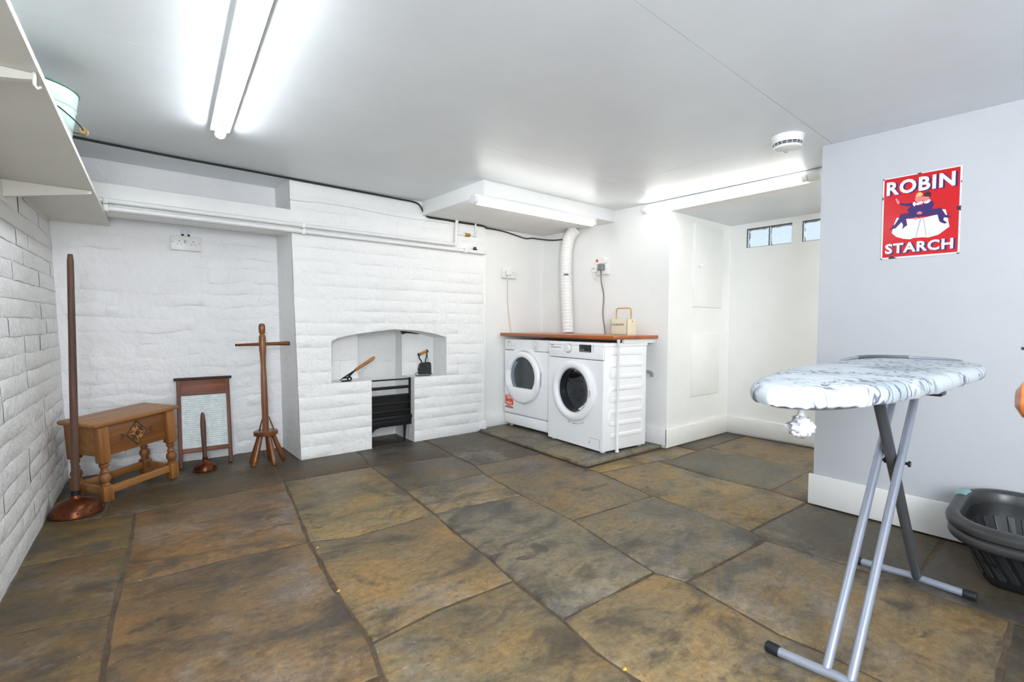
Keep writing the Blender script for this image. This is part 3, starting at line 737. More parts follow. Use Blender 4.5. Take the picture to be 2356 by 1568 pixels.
# ------------------------------------------------------------------ cables and pipes on the chimney breast
zc = lambda y: ceil_z(y)-.008
def cable(name, pts, r, mat, label, cat='cable', sub=6):
    o = obj(name, MB().tube(smooth_path(pts, sub), r, 8), mat); return tag(o, label, cat)
pts = [(-.42, 3.60, zc(3.60)), (-.13, 3.64, zc(3.64)), (.30, 3.67, zc(3.67)), (.70, 3.675, zc(3.67)), (1.08, 3.686, zc(3.68)), (1.46, 3.688, 2.008), (1.80, 3.688, 2.006), (1.96, 3.688, 2.002),
       (2.01, 3.686, 1.975), (2.035, 3.686, 1.935), (2.08, 3.686, 1.900), (2.16, 3.688, 1.897), (2.25, 3.688, 1.898), (2.40, 3.688, 1.896), (2.55, 3.688, 1.898), (2.65, 3.688, 1.896), (2.70, 3.70, 1.890)]
cable('black_cable', pts, .0072, 'cable', 'black cable clipped along the ceiling edge above the brick chimney breast')
pts = [(2.70, 3.738, 1.893), (2.80, 3.742, 1.896), (2.95, 3.742, 1.890), (3.10, 3.742, 1.870), (3.22, 3.742, 1.855), (3.30, 3.742, 1.868), (3.38, 3.735, 1.868), (3.44, 3.60, 1.845), (3.452, 3.45, 1.835), (3.452, 3.33, 1.83)]
cable('black_cable', pts, .0062, 'cable', 'thin dark cable sagging under the soffit towards the white hose')
pts = [(.985, 3.95, 1.83), (.985, 3.72, 1.865), (1.01, 3.692, 1.866), (1.10, 3.692, 1.872), (1.18, 3.692, 1.878), (1.33, 3.692, 1.882), (1.60, 3.692, 1.874), (1.81, 3.692, 1.866), (2.05, 3.692, 1.870), (2.30, 3.692, 1.872)]
cable('white_cable', pts, .0045, 'pipe', 'thin white cable running across the top of the brick chimney breast')
pts = [(-.32, 4.06, 1.885), (0, 4.06, 1.865), (.35, 4.06, 1.86), (.60, 4.06, 1.85), (.92, 4.06, 1.835), (.985, 4.05, 1.83)]
cable('white_cable', pts, .004, 'pipe', 'thin white cable along the rubble wall above the painted beam')

def pipe(label, pts, r, clips):
    o = obj('pipe', MB().tube(pts, r, 14), 'pipe'); tag(o, label, 'pipe')
    for x, z in clips:
        c = MB(); c.box((x-.011, 3.660-r, z-r-.004), (x+.011, CY+.002, z+r+.004), .003); obj('pipe_clip', c, 'plastic', o)
    return o
r_ = .0145
pipe('upper of two white pipes along the beam, turning up near its right end', [(-.36, 3.668, 1.692)]+[(2.325, 3.668, 1.692)]+[(2.325+.025*math.sin(a), 3.672, 1.715-.025*math.cos(a)) for a in lin(.2, PI/2, 5)]+[(2.352, 3.672, 1.80), (2.362, 3.676, 1.912)], r_, [(-.02, 1.69), (1.065, 1.69)])
pipe('lower of two white pipes, running the full length of the beam', [(-.36, 3.668, 1.648), (2.675, 3.668, 1.650)], .0150, [(-.02, 1.648), (1.065, 1.648), (2.44, 1.649)])
t = thing('pipe_valve', 'short white branch pipe with a bare brass coupling beside the riser', 'valve', (2.352, 3.684, 1.79))
b = MB(); b.tube([(0, 0, 0), (.06, 0, .004), (.10, 0, .005)], .009, 10); obj('branch_pipe', b, 'pipe', t); b = MB(); b.tube([(.155, 0, .006), (.215, 0, .008), (.218, 0, .03), (.214, 0, .118)], .009, 10); obj('branch_pipe', b, 'pipe', t)
b = MB(); b.lathe([(.0125, 0), (.016, .004), (.016, .05), (.0125, .055)], 6, T(.10, 0, .005) @ Ry(PI/2)); obj('coupling', b, 'brass', t)
b = MB(); b.lathe([(.014, 0), (.014, .02)], 12, T(.206, 0, .008) @ Ry(PI/2)); obj('elbow', b, 'pipe', t); b = MB(); b.lathe([(.013, -.014), (.013, .016)], 12, T(0, 0, 0)); obj('tee', b, 'pipe', t)
t = thing('stop_valve', 'dark drain valve at the right end of the lower white pipe', 'valve', (2.555, 3.674, 1.668))
b = MB(); b.lathe([(.010, -.018), (.013, -.016), (.013, .016), (.009, .018)], 12, Ry(PI/2)); b.lathe([(.006, 0), (.006, .02)], 10); obj('valve_body', b, 'iron', t)
b = MB(); b.box((-.014, -.006, .018), (.014, .006, .026), .003); obj('valve_key', b, 'iron', t)

# ------------------------------------------------------------------ sockets and plugs
def socket(label, loc, rz, w=.146, h=.086, d=.035, knock=False):
    t = thing('double_socket', label, 'socket', loc, rz)      # local: x right, z up, faces -y
    b = MB(); b.box((-w/2, -d+.010, -h/2), (w/2, 0, h/2), .003); obj('back_box', b, 'plastic', t)
    b = MB(); b.box((-w/2-.001, -d, -h/2-.001), (w/2+.001, -d+.0095, h/2+.001), .004); pl = obj('face_plate', b, 'plastic', t)
    y = -d-.0006
    for cx in (-.041, .041):
        s = MB()
        s.box((cx-.0022, y, .008), (cx+.0022, y+.001, .017)); s.box((cx-.0135, y, -.010), (cx-.0075, y+.001, -.006)); s.box((cx+.0075, y, -.010), (cx+.0135, y+.001, -.006))
        obj('pin_hole', s, 'slot', pl, False)
    for cx in (-.0085, .0085):
        s = MB(); s.box((cx-.006, -d-.004, -.001), (cx+.006, -d, .022), .002); obj('switch', s, 'grey_plastic' if cx < 0 else 'plastic', pl)
    for cx in (-w/2+.011, w/2-.011):
        s = MB(); s.lathe([(.003, 0), (.0025, .001), (0, .001)], 10, T(cx, y+.0008, .004) @ Rx(PI/2)); obj('screw', s, 'print_dark', pl)
    return t
def YAl(z): return YA(z)
socket('white double socket on the alcove wall below the painted beam', (.405, YA(1.543)+.004, 1.543), 0, .178, .096, .034)
for x in (.385, .421):
    tag(obj('socket_cable', MB().tube([(x-.003, YA(1.60)-.012, 1.634), (x-.002, YA(1.60)-.010, 1.615), (x, YA(1.59)-.012, 1.592)], .006, 8), 'pipe'), '%s white cable dropping from the beam into the alcove socket' % ('left' if x < .4 else 'right'), 'cable')
    gr = MB().tube([(x, YA(1.59)-.013, 1.606), (x, YA(1.59)-.013, 1.590)], .0075, 8); obj('grommet', gr, 'slot', D.objects['socket_cable' if x < .4 else 'socket_cable.001'])
socket('white double socket on the nook wall left of the hose', (3.001, YN, 1.490), 0, .168, .092, .03)
def plug(label, loc, rz, mat, size=1.0):
    t = thing('plug', label, 'plug', loc, rz); s = size
    b = MB(); b.prism([(-.022*s, -.020*s), (.022*s, -.020*s), (.026*s, -.006*s), (.024*s, .022*s), (.014*s, .028*s), (-.014*s, .028*s), (-.024*s, .022*s), (-.026*s, -.006*s)], lambda u, v, h: Vector((u, -h, v)), 0, .036*s, .006*s); obj('plug_body', b, mat, t)
    b = MB(); b.tube([(0, -.018*s, -.018*s), (0, -.018*s, -.036*s), (0, -.017*s, -.046*s)], [.009*s, .007*s, .005*s], 10); obj('cord_grip', b, mat, t)
    return t
plug('cream plug in the left half of the nook socket', (2.966, YN-.032, 1.488), 0, 'plastic')
cable('power_cord', [(2.966, YN-.048, 1.442), (2.972, YN-.030, 1.36), (2.990, YN-.012, 1.22), (3.010, YN-.010, 1.08), (3.030, YN-.010, .96), (3.040, YN-.010, .905)], .0042, 'cream_cable', 'cream cord hanging from the nook socket to the worktop', 'cord')
socket('white double socket on the back wall right of the hose', (XB, 2.950, 1.497), -PI/2, .158, .090, .034)
plug('grey plug in the back wall socket', (XB-.036, 2.925, 1.512), -PI/2, 'grey_cable', 1.15)
cable('power_cord', [(XB-.055, 2.925, 1.46), (XB-.045, 2.926, 1.38), (XB-.014, 2.925, 1.26), (XB-.010, 2.936, 1.13), (XB-.012, 2.93, 1.06), (XB-.020, 2.905, .965), (XB-.025, 2.893, .908)], .0052, 'grey_cable', 'grey cord hanging from the back wall socket behind the cream box', 'cord')
t = thing('round_plug', 'small white round adaptor in the left half of the back wall socket', 'plug', (XB-.036, 3.003, 1.496), -PI/2)
b = MB(); b.lathe([(.026, 0), (.026, .022), (.022, .027), (0, .028)], 20, Rx(PI/2)); obj('plug_body', b, 'plastic', t)
b = MB(); b.box((-.018, -.029, .010), (.012, -.0265, .014)); obj('grip_slot', b, 'slot', t)
b = MB(); b.tube(smooth_path([(0, -.016, -.02), (.002, -.018, -.05), (.014, -.014, -.075), (.034, -.004, -.092)], 5), .005, 8); obj('cord_stub', b, 'pipe', t)
t = thing('alarm_unit', 'white oval unit with a red button above the back wall socket', 'alarm', (XB, 2.957, 1.578), -PI/2)
b = MB(); b.prism(rrect(-.066, -.029, .066, .029, .0285, 7), lambda u, v, h: Vector((u, -h, v)), 0, .034, .006); obj('housing', b, 'plastic', t)
b = MB(); b.lathe([(.013, 0), (.013, .003), (.010, .005), (0, .005)], 18, T(-.034, -.034, .002) @ Rx(PI/2)); obj('button', b, 'red_dot', t)
b = MB(); b.lathe([(.003, 0), (.002, .001), (0, .001)], 10, T(.032, -.034, .004) @ Rx(PI/2)); obj('indicator', b, 'print_grey', t)

# ------------------------------------------------------------------ vent hose
cl = smooth_path([(3.365, 3.285, .918), (3.366, 3.290, .96), (3.372, 3.305, 1.10), (3.378, 3.325, 1.30), (3.38, 3.335, 1.50), (3.38, 3.335, 1.66), (3.385, 3.318, 1.78), (3.395, 3.285, 1.855), (3.42, 3.235, 1.905)], 40)
path = []; rad = []; acc = 0; last = None
for i, p in enumerate(cl):
    if last is not None: acc += (p-last).length
    path.append(p); last = p
    rad.append(.0525+.0045*abs(math.sin(acc*PI/.0165*(0.55 if p.z > 1.0 else 0.62))))
h = obj('vent_hose', MB().tube(path, rad, 22), 'plastic', angle=80); tag(h, 'white ribbed hose rising from the worktop into the soffit corner', 'hose')

lb = MB(); lb.grid(lambda a, z: Vector((3.38+.0585*math.cos(a), 3.335+.0585*math.sin(a), z)), lin(math.radians(205), math.radians(250), 8), lin(1.462, 1.482, 2)); obj('label_tag', lb, 'print_grey', h)

# ------------------------------------------------------------------ worktop
t = thing('worktop', 'oiled wooden worktop over the two laundry machines', 'worktop', (3.17, 3.04, .888))
b = MB(); b.box((2.895-3.17, 2.352-3.04, 0), (XB-.002-3.17, 3.735-3.04, .028), .005); obj('slab', b, 'worktop', t)
b = MB(); b.box((3.05-3.17, 2.375-3.04, -.034), (XB-.004-3.17, 2.40-3.04, -.001), .002); obj('batten', b, 'gloss', t)
b = MB(); b.lathe([(.016, -.864), (.016, -.856), (.0105, -.845), (.0105, -.02), (.014, -.015), (.014, -.001)], 16, T(2.985-3.17, 2.378-3.04, 0)); obj('support_leg', b, 'gloss', t)

# ------------------------------------------------------------------ washing machine (local: x right, -y front, z up)
WW, WH, WD = .640, .838, .490
t = thing('washing_machine', 'front-loading white washing machine with a dark round glass door and black display', 'washing machine', (2.872, 2.728, .022), -PI/2+math.radians(-4.0))
def LM(x, y, z): return T(x, y, z)
b = MB()
for lo, hi in (((-WW/2, .010, .014), (-WW/2+.006, WD, WH-.03)), ((WW/2-.006, .010, .014), (WW/2, WD, WH-.03)), ((-WW/2, WD-.006, .014), (WW/2, WD, WH-.03)), ((-WW/2, .010, .014), (WW/2, WD, .020)), ((-WW/2, .010, .707), (WW/2, .016, WH-.03))): b.box(lo, hi, .002)
obj('body', b, 'enamel', t)
b = MB(); b.box((-WW/2-.002, .004, WH-.030), (WW/2+.002, WD+.012, WH), .006); obj('top_panel', b, 'enamel', t)
RD, ZD = .244, .450; XD = .0
hole = arc_pts(XD, ZD, .200, 0, 2*PI, 48)[:-1]
b = MB(); pf = [(-WW/2, .016), (WW/2, .016), (WW/2, .706), (-WW/2, .706)]
def front_with_hole(b, x0, x1, z0, z1, cx, cz, r, y, thick, n=48):
    def edge(a):
        c, s = math.cos(a), math.sin(a); k = min([((x1-cx)/c) if c > 1e-9 else 1e9, ((x0-cx)/c) if c < -1e-9 else 1e9, ((z1-cz)/s) if s > 1e-9 else 1e9, ((z0-cz)/s) if s < -1e-9 else 1e9]); return (cx+c*k, cz+s*k)
    angs = sorted([2*PI*i/n for i in range(n)]+[math.atan2(z-cz, x-cx) % (2*PI) for x in (x0, x1) for z in (z0, z1)])
    m = len(angs); vs = []
    for a in angs:
        e = edge(a); vs += [(cx+r*math.cos(a), y, cz+r*math.sin(a)), (e[0], y, e[1]), (e[0], y+thick, e[1]), (cx+r*math.cos(a), y+thick, cz+r*math.sin(a))]
    fs = []
    for i in range(m):
        j = (i+1) % m
        for q in range(4): fs.append((i*4+q, i*4+(q+1) % 4, j*4+(q+1) % 4, j*4+q))
    b.add(vs, fs)
front_with_hole(b, -WW/2, WW/2, .016, .704, XD, ZD, .196, -.002, .012); obj('front_panel', b, 'enamel', t)
b = MB(); b.box((-WW/2, -.006, .709), (WW/2, .012, WH-.032), .005); cp = obj('control_panel', b, 'enamel', t)
b = MB(); b.box((.062, -.0085, .762), (.196, -.005, .826-.006), .002); obj('display', b, 'display', cp)
b = MB()
for x in (.083, .110): b.box((x, -.0092, .778), (x+.006, -.008, .784))
b.box((.070, -.0092, .768), (.188, -.008, .7695)); obj('display_icon', b, 'white_print', cp, False)
b = MB(); b.lathe([(.033, 0), (.033, .006), (.030, .022), (.027, .025), (0, .025)], 28, T(-.065, -.006, .784) @ Rx(PI/2)); obj('dial', b, 'plastic', cp)
b = MB(); b.lathe([(.038, 0), (.038, .004), (.033, .0045)], 28, T(-.065, -.005, .784) @ Rx(PI/2), False); obj('dial_ring', b, 'grey_plastic', cp)
b = MB(); b.box((-.290, -.0075, .755), (-.160, -.005, .789), .002); dr = obj('drawer', b, 'enamel', cp)
b = MB(); b.box((-.288, -.0085, .785), (-.162, -.007, .7905)); obj('drawer_grip', b, 'print_grey', dr)
fr_ = lambda y: (lambda u, v, h: Vector((u, y-h, v)))
obj('brand_print', text_mb('beko', (-.287, .799, -.255, .811), fr_(-.006), .02, .0006), 'print_grey', cp, False)
b = MB()
for k in range(6): b.box((.212, -.0067, .768+k*.009), (.222, -.006, .7715+k*.009))
obj('indicator_print', b, 'print_grey', cp, False)
# door: ring, glass bowl, drum
DM = T(XD, 0, ZD) @ Rx(PI/2)          # local z of the lathe points out of the front
b = MB(); b.lathe([(.240, .000), (.244, .012), (.240, .026), (.226, .036), (.205, .038), (.186, .030), (.178, .018), (.176, .002)], 56, DM, False); dr = obj('door', b, 'enamel', t)
b = MB(); b.lathe([(.177, .016), (.170, .012), (.150, -.030), (.120, -.052), (.06, -.060), (0, -.061)], 48, DM, False); obj('door_glass', b, 'glass', dr)
b = MB(); b.lathe([(.196, -.004), (.176, -.02), (.165, -.07)], 40, DM, False); obj('door_seal', b, 'black_rubber', t)
b = MB(); b.lathe([(.165, -.07), (.235, -.08), (.235, -.33), (.0, -.345)], 40, DM, False)
obj('drum', b, 'drum', t)
for k in range(3): b = MB(); b.box((.165, -.025, -.31), (.232, .025, -.09), .012, DM @ Rz(2*PI*k/3+.5)); obj('drum_paddle', b, 'iron_polish', t)
b = MB(); b.tube([(.170+.05*math.cos(a)-.0, -.039, .45+.052*math.sin(a)) for a in lin(-.5, .5, 6)], .004, 8); obj('door_pull', b, 'grey_plastic', dr)
# lettering below the door: short dark strokes round a curve
b = MB()
for k in range(9):
    a = math.radians(-102+k*4.6); x, z = .268*math.cos(a), ZD+.268*math.sin(a); hgt = (.010, .006, .007, .009, .006, .008, .005, .008, .009)[k]
    b.box((x-.0035, -.0032, z-hgt/2), (x+(.0005 if k % 3 else .0035), -.0018, z+hgt/2)); b.box((x-.0035, -.0032, z-hgt/2), (x+.004, -.0018, z-hgt/2+.002))
obj('printed_marks', b, 'print_dark', t, False)
b = MB()
for lo, hi in (((.178, .100), (.290, .1015)), ((.288, .030), (.290, .101)),): b.box((lo[0], -.0028, lo[1]), (hi[0], -.0015, hi[1]))
b.box((.182, -.003, .055), (.185, -.0015, .078)); obj('filter_flap', b, 'print_grey', t, False)
# ribbed steel side (right): serpentine pressing
pts = []; z = .775; y0, y1 = .07, .445; flip = False
rowsz = [.760-.0905*k for k in range(8)]
side = []
for k, zz in enumerate(rowsz):
    a, c = (y0+.02, y1-.02) if k % 2 == 0 else (y1-.02, y0+.02)
    side += [(a, zz), ((a+c)/2, zz), (c, zz)]
    if k < 7:
        z2 = rowsz[k+1]; s = 1 if c > a else -1
        side += [(c+s*.020*math.sin(q), (zz+z2)/2+(zz-z2)/2*math.cos(q)) for q in lin(.35, PI-.35, 5)]
b = MB(); b.tube([(WW/2+.0005, y, zz) for y, zz in side], .019, 12, flat=None)
for v in b.v: v.x = WW/2 + max(-.001, (v.x-WW/2)*0.28)
obj('pressed_rib', b, 'enamel', t, angle=60)
for x in (-WW/2+.035, WW/2-.035):
    for y in (.04, WD-.04):
        b = MB(); b.lathe([(.020, 0), (.020, .006), (.008, .008), (.008, .018)], 14, T(x, y, 0)); obj('foot', b, 'plastic', t)
b = MB(); b.tube(smooth_path([(.29, WD, .60), (.31, WD+.035, .60), (.335, WD+.05, .585), (.34, WD+.045, .56)], 4), .012, 10); obj('hose_hook', b, 'grey_cable', t)

# ------------------------------------------------------------------ tumble dryer
WW2 = .640; WH2 = .838
t = thing('tumble_dryer', 'white tumble dryer with a smoked glass door and an orange sticker', 'tumble dryer', (2.938, 3.400, .022), -PI/2)
b = MB(); b.box((-WW2/2+.004, .030, .020), (WW2/2-.004, .50, WH2-.004), .012); obj('body', b, 'enamel', t)
b = MB(); b.box((-WW2/2, .0, .128), (WW2/2, .040, .728), .012, seg=3); obj('front_panel', b, 'enamel', t)
b = MB(); b.box((-WW2/2, .0, .734), (WW2/2, .040, WH2), .012, seg=3); cp = obj('control_panel', b, 'enamel', t)
b = MB(); b.box((-WW2/2, .004, .022), (WW2/2, .040, .122), .014, seg=3); obj('kick_plate', b, 'enamel', t)
obj('brand_print', text_mb('indesit', (-.276, .803, -.222, .814), fr_(0), .01, .0006), 'print_grey', cp, False)
b = MB()
for k in range(3):
    for q in range(3): b.box((-.278+k*.05, -.0007, .766+q*.012), (-.25+k*.05, .0002, .769+q*.012))
obj('programme_print', b, 'grey_plastic', cp, False)
b = MB(); b.lathe([(.036, 0), (.035, .006), (.030, .010), (0, .012)], 28, T(.135, 0, .785) @ Rx(PI/2)); b.box((-.006, -.024, -.033), (.006, -.008, .033), .003, T(.135, 0, .785) @ Ry(.5)); obj('dial', b, 'plastic', cp)
b = MB()
for k in range(8):
    a = 2*PI*k/8; b.box((.135+.047*math.cos(a)-.003, -.0007, .785+.040*math.sin(a)-.0012), (.135+.047*math.cos(a)+.003, .0002, .785+.040*math.sin(a)+.0012))
obj('dial_print', b, 'grey_plastic', cp, False)
XD2, ZD2 = -.030, .487
DM = T(XD2, .002, ZD2) @ Rx(PI/2)
b = MB(); b.lathe([(.285, .0), (.27, .004), (.246, .006)], 56, DM, False); obj('door_surround', b, 'enamel', t)
win = [(x, z) for x, z in arc_pts(.004, .010, .176, math.radians(-38), math.radians(218), 40)]
winr = win
# door ring with a window cut off flat at the bottom
outer = arc_pts(0, 0, .240, math.radians(-90), math.radians(270), 72)[:-1]
def ray_win(a):
    d = Vector((math.cos(a), math.sin(a))); best = None; m = len(win)
    for i in range(m):
        p = Vector(win[i]); q = Vector(win[(i+1) % m]); e = q-p; den = d.x*e.y-d.y*e.x
        if abs(den) < 1e-9: continue
        s = (p.x*e.y-p.y*e.x)/den; k = (p.x*d.y-p.y*d.x)/den
        if s > 0 and -1e-6 <= k <= 1+1e-6: best = s if best is None else max(best, s)
    return best or .17
b = MB(); n = 72; vs = []
for i in range(n):
    a = math.radians(-90)+2*PI*i/n; rw = ray_win(a); c, s_ = math.cos(a), math.sin(a)
    notch = abs(((a-PI+PI) % (2*PI))-PI) < .42
    for r, h_ in ((.238, .004), (.242, .018), (.236, .034), (.222, .040), (rw+.022, .040 if not notch else .018), (rw+.004, .034 if not notch else .010), (rw, .010)): vs.append(DM @ Vector((r*c, r*s_, h_)))
m_ = 7
b.add(vs, [(i*m_+q, ((i+1) % n)*m_+q, ((i+1) % n)*m_+q+1, i*m_+q+1) for i in range(n) for q in range(m_-1)]); dr = obj('door', b, 'enamel', t, angle=50)
b = MB(); b.prism(win, lambda u, v, h: DM @ Vector((u, v, h)), .004, .012); obj('door_glass', b, 'dryer_glass', dr)
wi = [(x, z) for x, z in win]; 
b = MB(); b.prism([p for p in arc_pts(.004, .010, .174, math.radians(128), math.radians(217), 16)]+[p for p in arc_pts(.032, .010, .158, math.radians(222), math.radians(126), 16)], lambda u, v, h: DM @ Vector((u, v, h)), .012, .016); obj('glass_bevel', b, 'dryer_glass_side', dr)
b = MB(); b.box((.2415, -.06, .006), (.2445, .06, .020), 0, DM); obj('hinge', b, 'grey_plastic', dr)
b = MB(); b.box((-.300, -.0012, .208+.000), (-.180, .0, .300)); b.box((-.300, -.0012, .176), (-.180, .0, .192)); stk = obj('sticker', b, 'orange_label', t, False); stk['label'] = 'orange and white sticker'
b = MB(); b.box((-.300, -.0010, .192), (-.180, .0002, .208))
for z, x0, x1 in ((.288, -.292, -.190), (.276, -.272, -.208), (.266, -.276, -.206), (.244, -.250, -.232), (.228, -.284, -.196), (.219, -.278, -.202)): b.box((x0, -.0018, z), (x1, -.0010, z+.005))
obj('sticker_print', b, 'white_print', stk, False)
b = MB(); b.box((-.278, -.0018, .197), (-.204, -.0008, .203)); obj('sticker_caption', b, 'print_dark', stk, False)
for x in (-.27, .27):
    for y in (.06, .44):
        b = MB(); b.lathe([(.02, 0), (.02, .022)], 12, T(x, y, 0)); obj('foot', b, 'plastic', t)

# ------------------------------------------------------------------ laundry box
t = thing('laundry_box', 'small cream wooden laundry box with a bent cane handle on the worktop', 'box', (3.275, 2.560, .916), -PI/2+.02)
bw, bd_, bh = .172, .125, .130
b = MB(); b.box((-bw/2, -bd_/2, 0), (bw/2, bd_/2, .008)); b.box((-bw/2, -bd_/2, 0), (bw/2, -bd_/2+.009, bh), .001); b.box((-bw/2, bd_/2-.009, 0), (bw/2, bd_/2, bh), .001)
obj('box_body', b, 'cream_box', t)
for s in (-1, 1):
    b = MB(); b.box((s*(bw/2-.004)-.005, -bd_/2, .0), (s*(bw/2-.004)+.005, bd_/2, bh), .001); obj('end_panel', b, 'cream_box', t)
b = MB(); b.box((-bw/2-.001, -bd_/2-.0012, .036), (bw/2+.001, -bd_/2+.002, .0375)); obj('groove', b, 'cream_box', t)
hp = [(-.074, -.0, .100), (-.074, 0, .175)]+[(-.052-.022*math.cos(a), 0, .195+.026*math.sin(a)) for a in lin(0.1, PI/2, 6)]+[(.052+.022*math.sin(a), 0, .195+.026*math.cos(a)) for a in lin(0, PI/2-.1, 6)]+[(.074, 0, .175), (.074, 0, .100)]
b = MB(); 
for s in (0,): b.tube([(x*1.22 if abs(x) > .073 and False else x, y, z) for x, y, z in hp], .0062, 10)
hd = obj('handle', b, 'cane', t)
b = MB(); b.lathe([(.006, 0), (.005, .003), (0, .004)], 10, T(bw/2, 0, .112) @ Ry(PI/2)); obj('handle_pin', b, 'brass', hd)
obj('lettering', text_mb('LAUNDRY', (-.072, .076, .052, .094), lambda u, v, h: Vector((u, -bd_/2-h, v)), 0, .0008), 'print_dark', t, False)

# ------------------------------------------------------------------ fireplace grate, tongs, flat iron
t = thing('fire_grate', 'black cast iron fire grate with bars in the white hearth opening', 'grate', (1.772, 3.78, .10))
gx0, gx1 = 1.592-1.772, 1.956-1.772
def gb(name, lo, hi, bev=.002, mat='iron'): b = MB(); b.box(lo, hi, bev); return obj(name, b, mat, t)
gb('front_bar', (gx0-.03, -.008, .425), (gx1+.012, .008, .436)); gb('front_bar', (gx0, -.010, .352), (gx1, .010, .376)); gb('front_bar', (gx0, -.010, .288), (gx1, .010, .306))
for z in (.222, .158): gb('front_bar', (gx0, -.010, z), (gx1, .006, z+.022))
gb('side_post', (gx1-.006, -.012, .100), (gx1+.010, .012, .440)); gb('side_post', (gx0-.012, -.012, .09), (gx0+.004, .012, .430))
b = MB(); b.box((gx0, .012, .100), (gx1, .020, .298)); b.box((gx0, .020, .10), (gx1, .22, .108)); obj('fire_box', b, 'iron', t)
gb('ash_lip', (gx0, -.034, .098), (gx1+.012, .010, .132), .006)
b = MB(); b.box((gx0, -.022, .045), (gx1+.012, -.006, .100), .002)
for k in range(14):
    x = gx0+.012+k*(gx1-gx0-.02)/13.5; b.lathe([(.008, 0), (.011, .002), (.008, .005), (.006, .003)], 10, T(x, -.021, .073) @ Rx(PI/2), False)
obj('fret', b, 'iron', t)
b = MB(); b.prism([(gx0, .048), (gx0, -.004), (gx0+.022, .012), (gx0+.05, .034), (gx0+.10, .048)], lambda u, v, h: Vector((u, -.020+h, v)), 0, .012); obj('leg', b, 'iron', t)
b = MB(); b.prism([(gx1-.060, .048), (gx1-.056, .028), (gx1-.053, -.10), (gx1-.044, -.10), (gx1-.036, .020), (gx1-.03, .048)], lambda u, v, h: Vector((u, -.006+h, v)), 0, .012); obj('leg', b, 'iron', t)

t = thing('hair_tong', 'iron tool with a turned wooden handle leaning in the arched recess', 'tool', (1.40, 3.755, HZ), 0)
a = Vector((1.345-1.40, 0, .010)); e = Vector((1.648-1.40, .03, .178)); m1 = a+(e-a)*.44
b = MB(); b.tube([a+(e-a)*k for k in (.0, .12, .25, .44, .47)], [.002, .009, .0085, .008, .009], 10, flat=.6)
b.tube([a+(e-a)*.1, a+(e-a)*.18+Vector((.012, -.006, -.012)), a+(e-a)*.30+Vector((.006, -.006, -.004)), a+(e-a)*.44], [.003, .008, .007, .006], 8)
obj('blade', b, 'iron', t)
b = MB(); b.tube([(1.425-1.40+.014*math.cos(q), -.004, .020+.014*math.sin(q)) for q in lin(0, 2*PI, 18)[:-1]], .0065, 8, closed=True); b.box((-.04, -.010, .001), (.015, .002, .012), .003); obj('ring', b, 'iron', t)
b = MB(); b.tube([m1+(e-m1)*k for k in (0, .05, .3, .6, .85, .95, 1.0)], [.0105, .012, .013, .0145, .0145, .012, .004], 14); obj('handle', b, 'handle_wood', t)

t = thing('flat_iron', 'old black flat iron standing on its heel on the right hob', 'iron', (2.095, 3.775, HZ+.002), math.radians(-14))
sh = [(-.052, .012), (.052, .012), (.058, .05), (.055, .105), (.047, .116), (.03, .118), (-.035, .112), (-.048, .092), (-.056, .055)]
b = MB(); b.prism(sh, lambda u, v, h: Vector((u, -.02+h, v)), 0, .045, .008); obj('sole_plate', b, 'iron_polish', t)
b = MB(); b.tube(smooth_path([(-.022, 0, .110), (-.030, 0, .135), (-.044, 0, .152), (-.046, 0, .178)], 4), .0055, 8); b.tube(smooth_path([(.010, 0, .112), (.012, 0, .140), (.020, 0, .165), (.022, 0, .205)], 4), .0055, 8); b.tube([(.024, 0, .20), (.034, 0, .118)], .002, 6); obj('handle_strap', b, 'iron', t)
b = MB(); b.tube([(-.052, 0, .182), (-.040, 0, .187), (-.012, 0, .199), (.014, 0, .210), (.028, 0, .215)], [.010, .0125, .0115, .0125, .010], 12); obj('handle_grip', b, 'handle_wood', t)
for x, z, q in ((-.050, .182, 0), (.026, .213, 1)):
    b = MB(); b.lathe([(.014, -.006), (.014, .006)], 12, T(x, 0, z) @ Ry(PI/2-.38)); obj('handle_collar', b, 'iron', t)
b = MB(); b.tube([(-.062+.015*math.cos(q), .0, .014+.012*math.sin(q)) for q in lin(PI*.3, PI*1.5, 8)]+[(-.02, 0, .003), (.05, 0, .003), (.064, 0, .012), (.060, 0, .034)], .003, 8); obj('trivet_wire', b, 'iron', t)

# ------------------------------------------------------------------ shelf and bucket
t = thing('wall_shelf', 'long white painted shelf on brackets high on the left wall', 'shelf', (-.25, 2.2, 1.61))
xo = lambda y: -.2195+.0531*y          # outer edge
sh = MB(); ys = lin(.55, 4.085, 10)
sh.prism([(XW(y, 1.61)-.01+.25, y-2.2) for y in ys]+[(xo(y)+.25, y-2.2) for y in reversed(ys)], lambda u, v, h: Vector((u, v, h)), 0, .019); obj('board', sh, 'shelf', t, False)
for y in (.95, 1.70, 3.04):
    xa, xb = XW(y, 1.58)-.005+.25, xo(y)+.25
    b = MB(); b.prism([(xa, -.001), (xb-.008, -.001), (xb-.008, -.014), (xb-.03, -.020), (xa, -.075)], lambda u, v, h: Vector((u, y-2.2+h, v)), 0, .022); obj('bracket', b, 'shelf', t, False)
b = MB(); b.tube([(xo(1.70)+.25-.010, -.505, -.001), (xo(1.70)+.25-.010, -.505, -.030), (xo(1.70)+.25-.004, -.505, -.038), (xo(1.70)+.25+.002, -.505, -.032)], .0035, 8); obj('cup_hook', b, 'gloss', t)

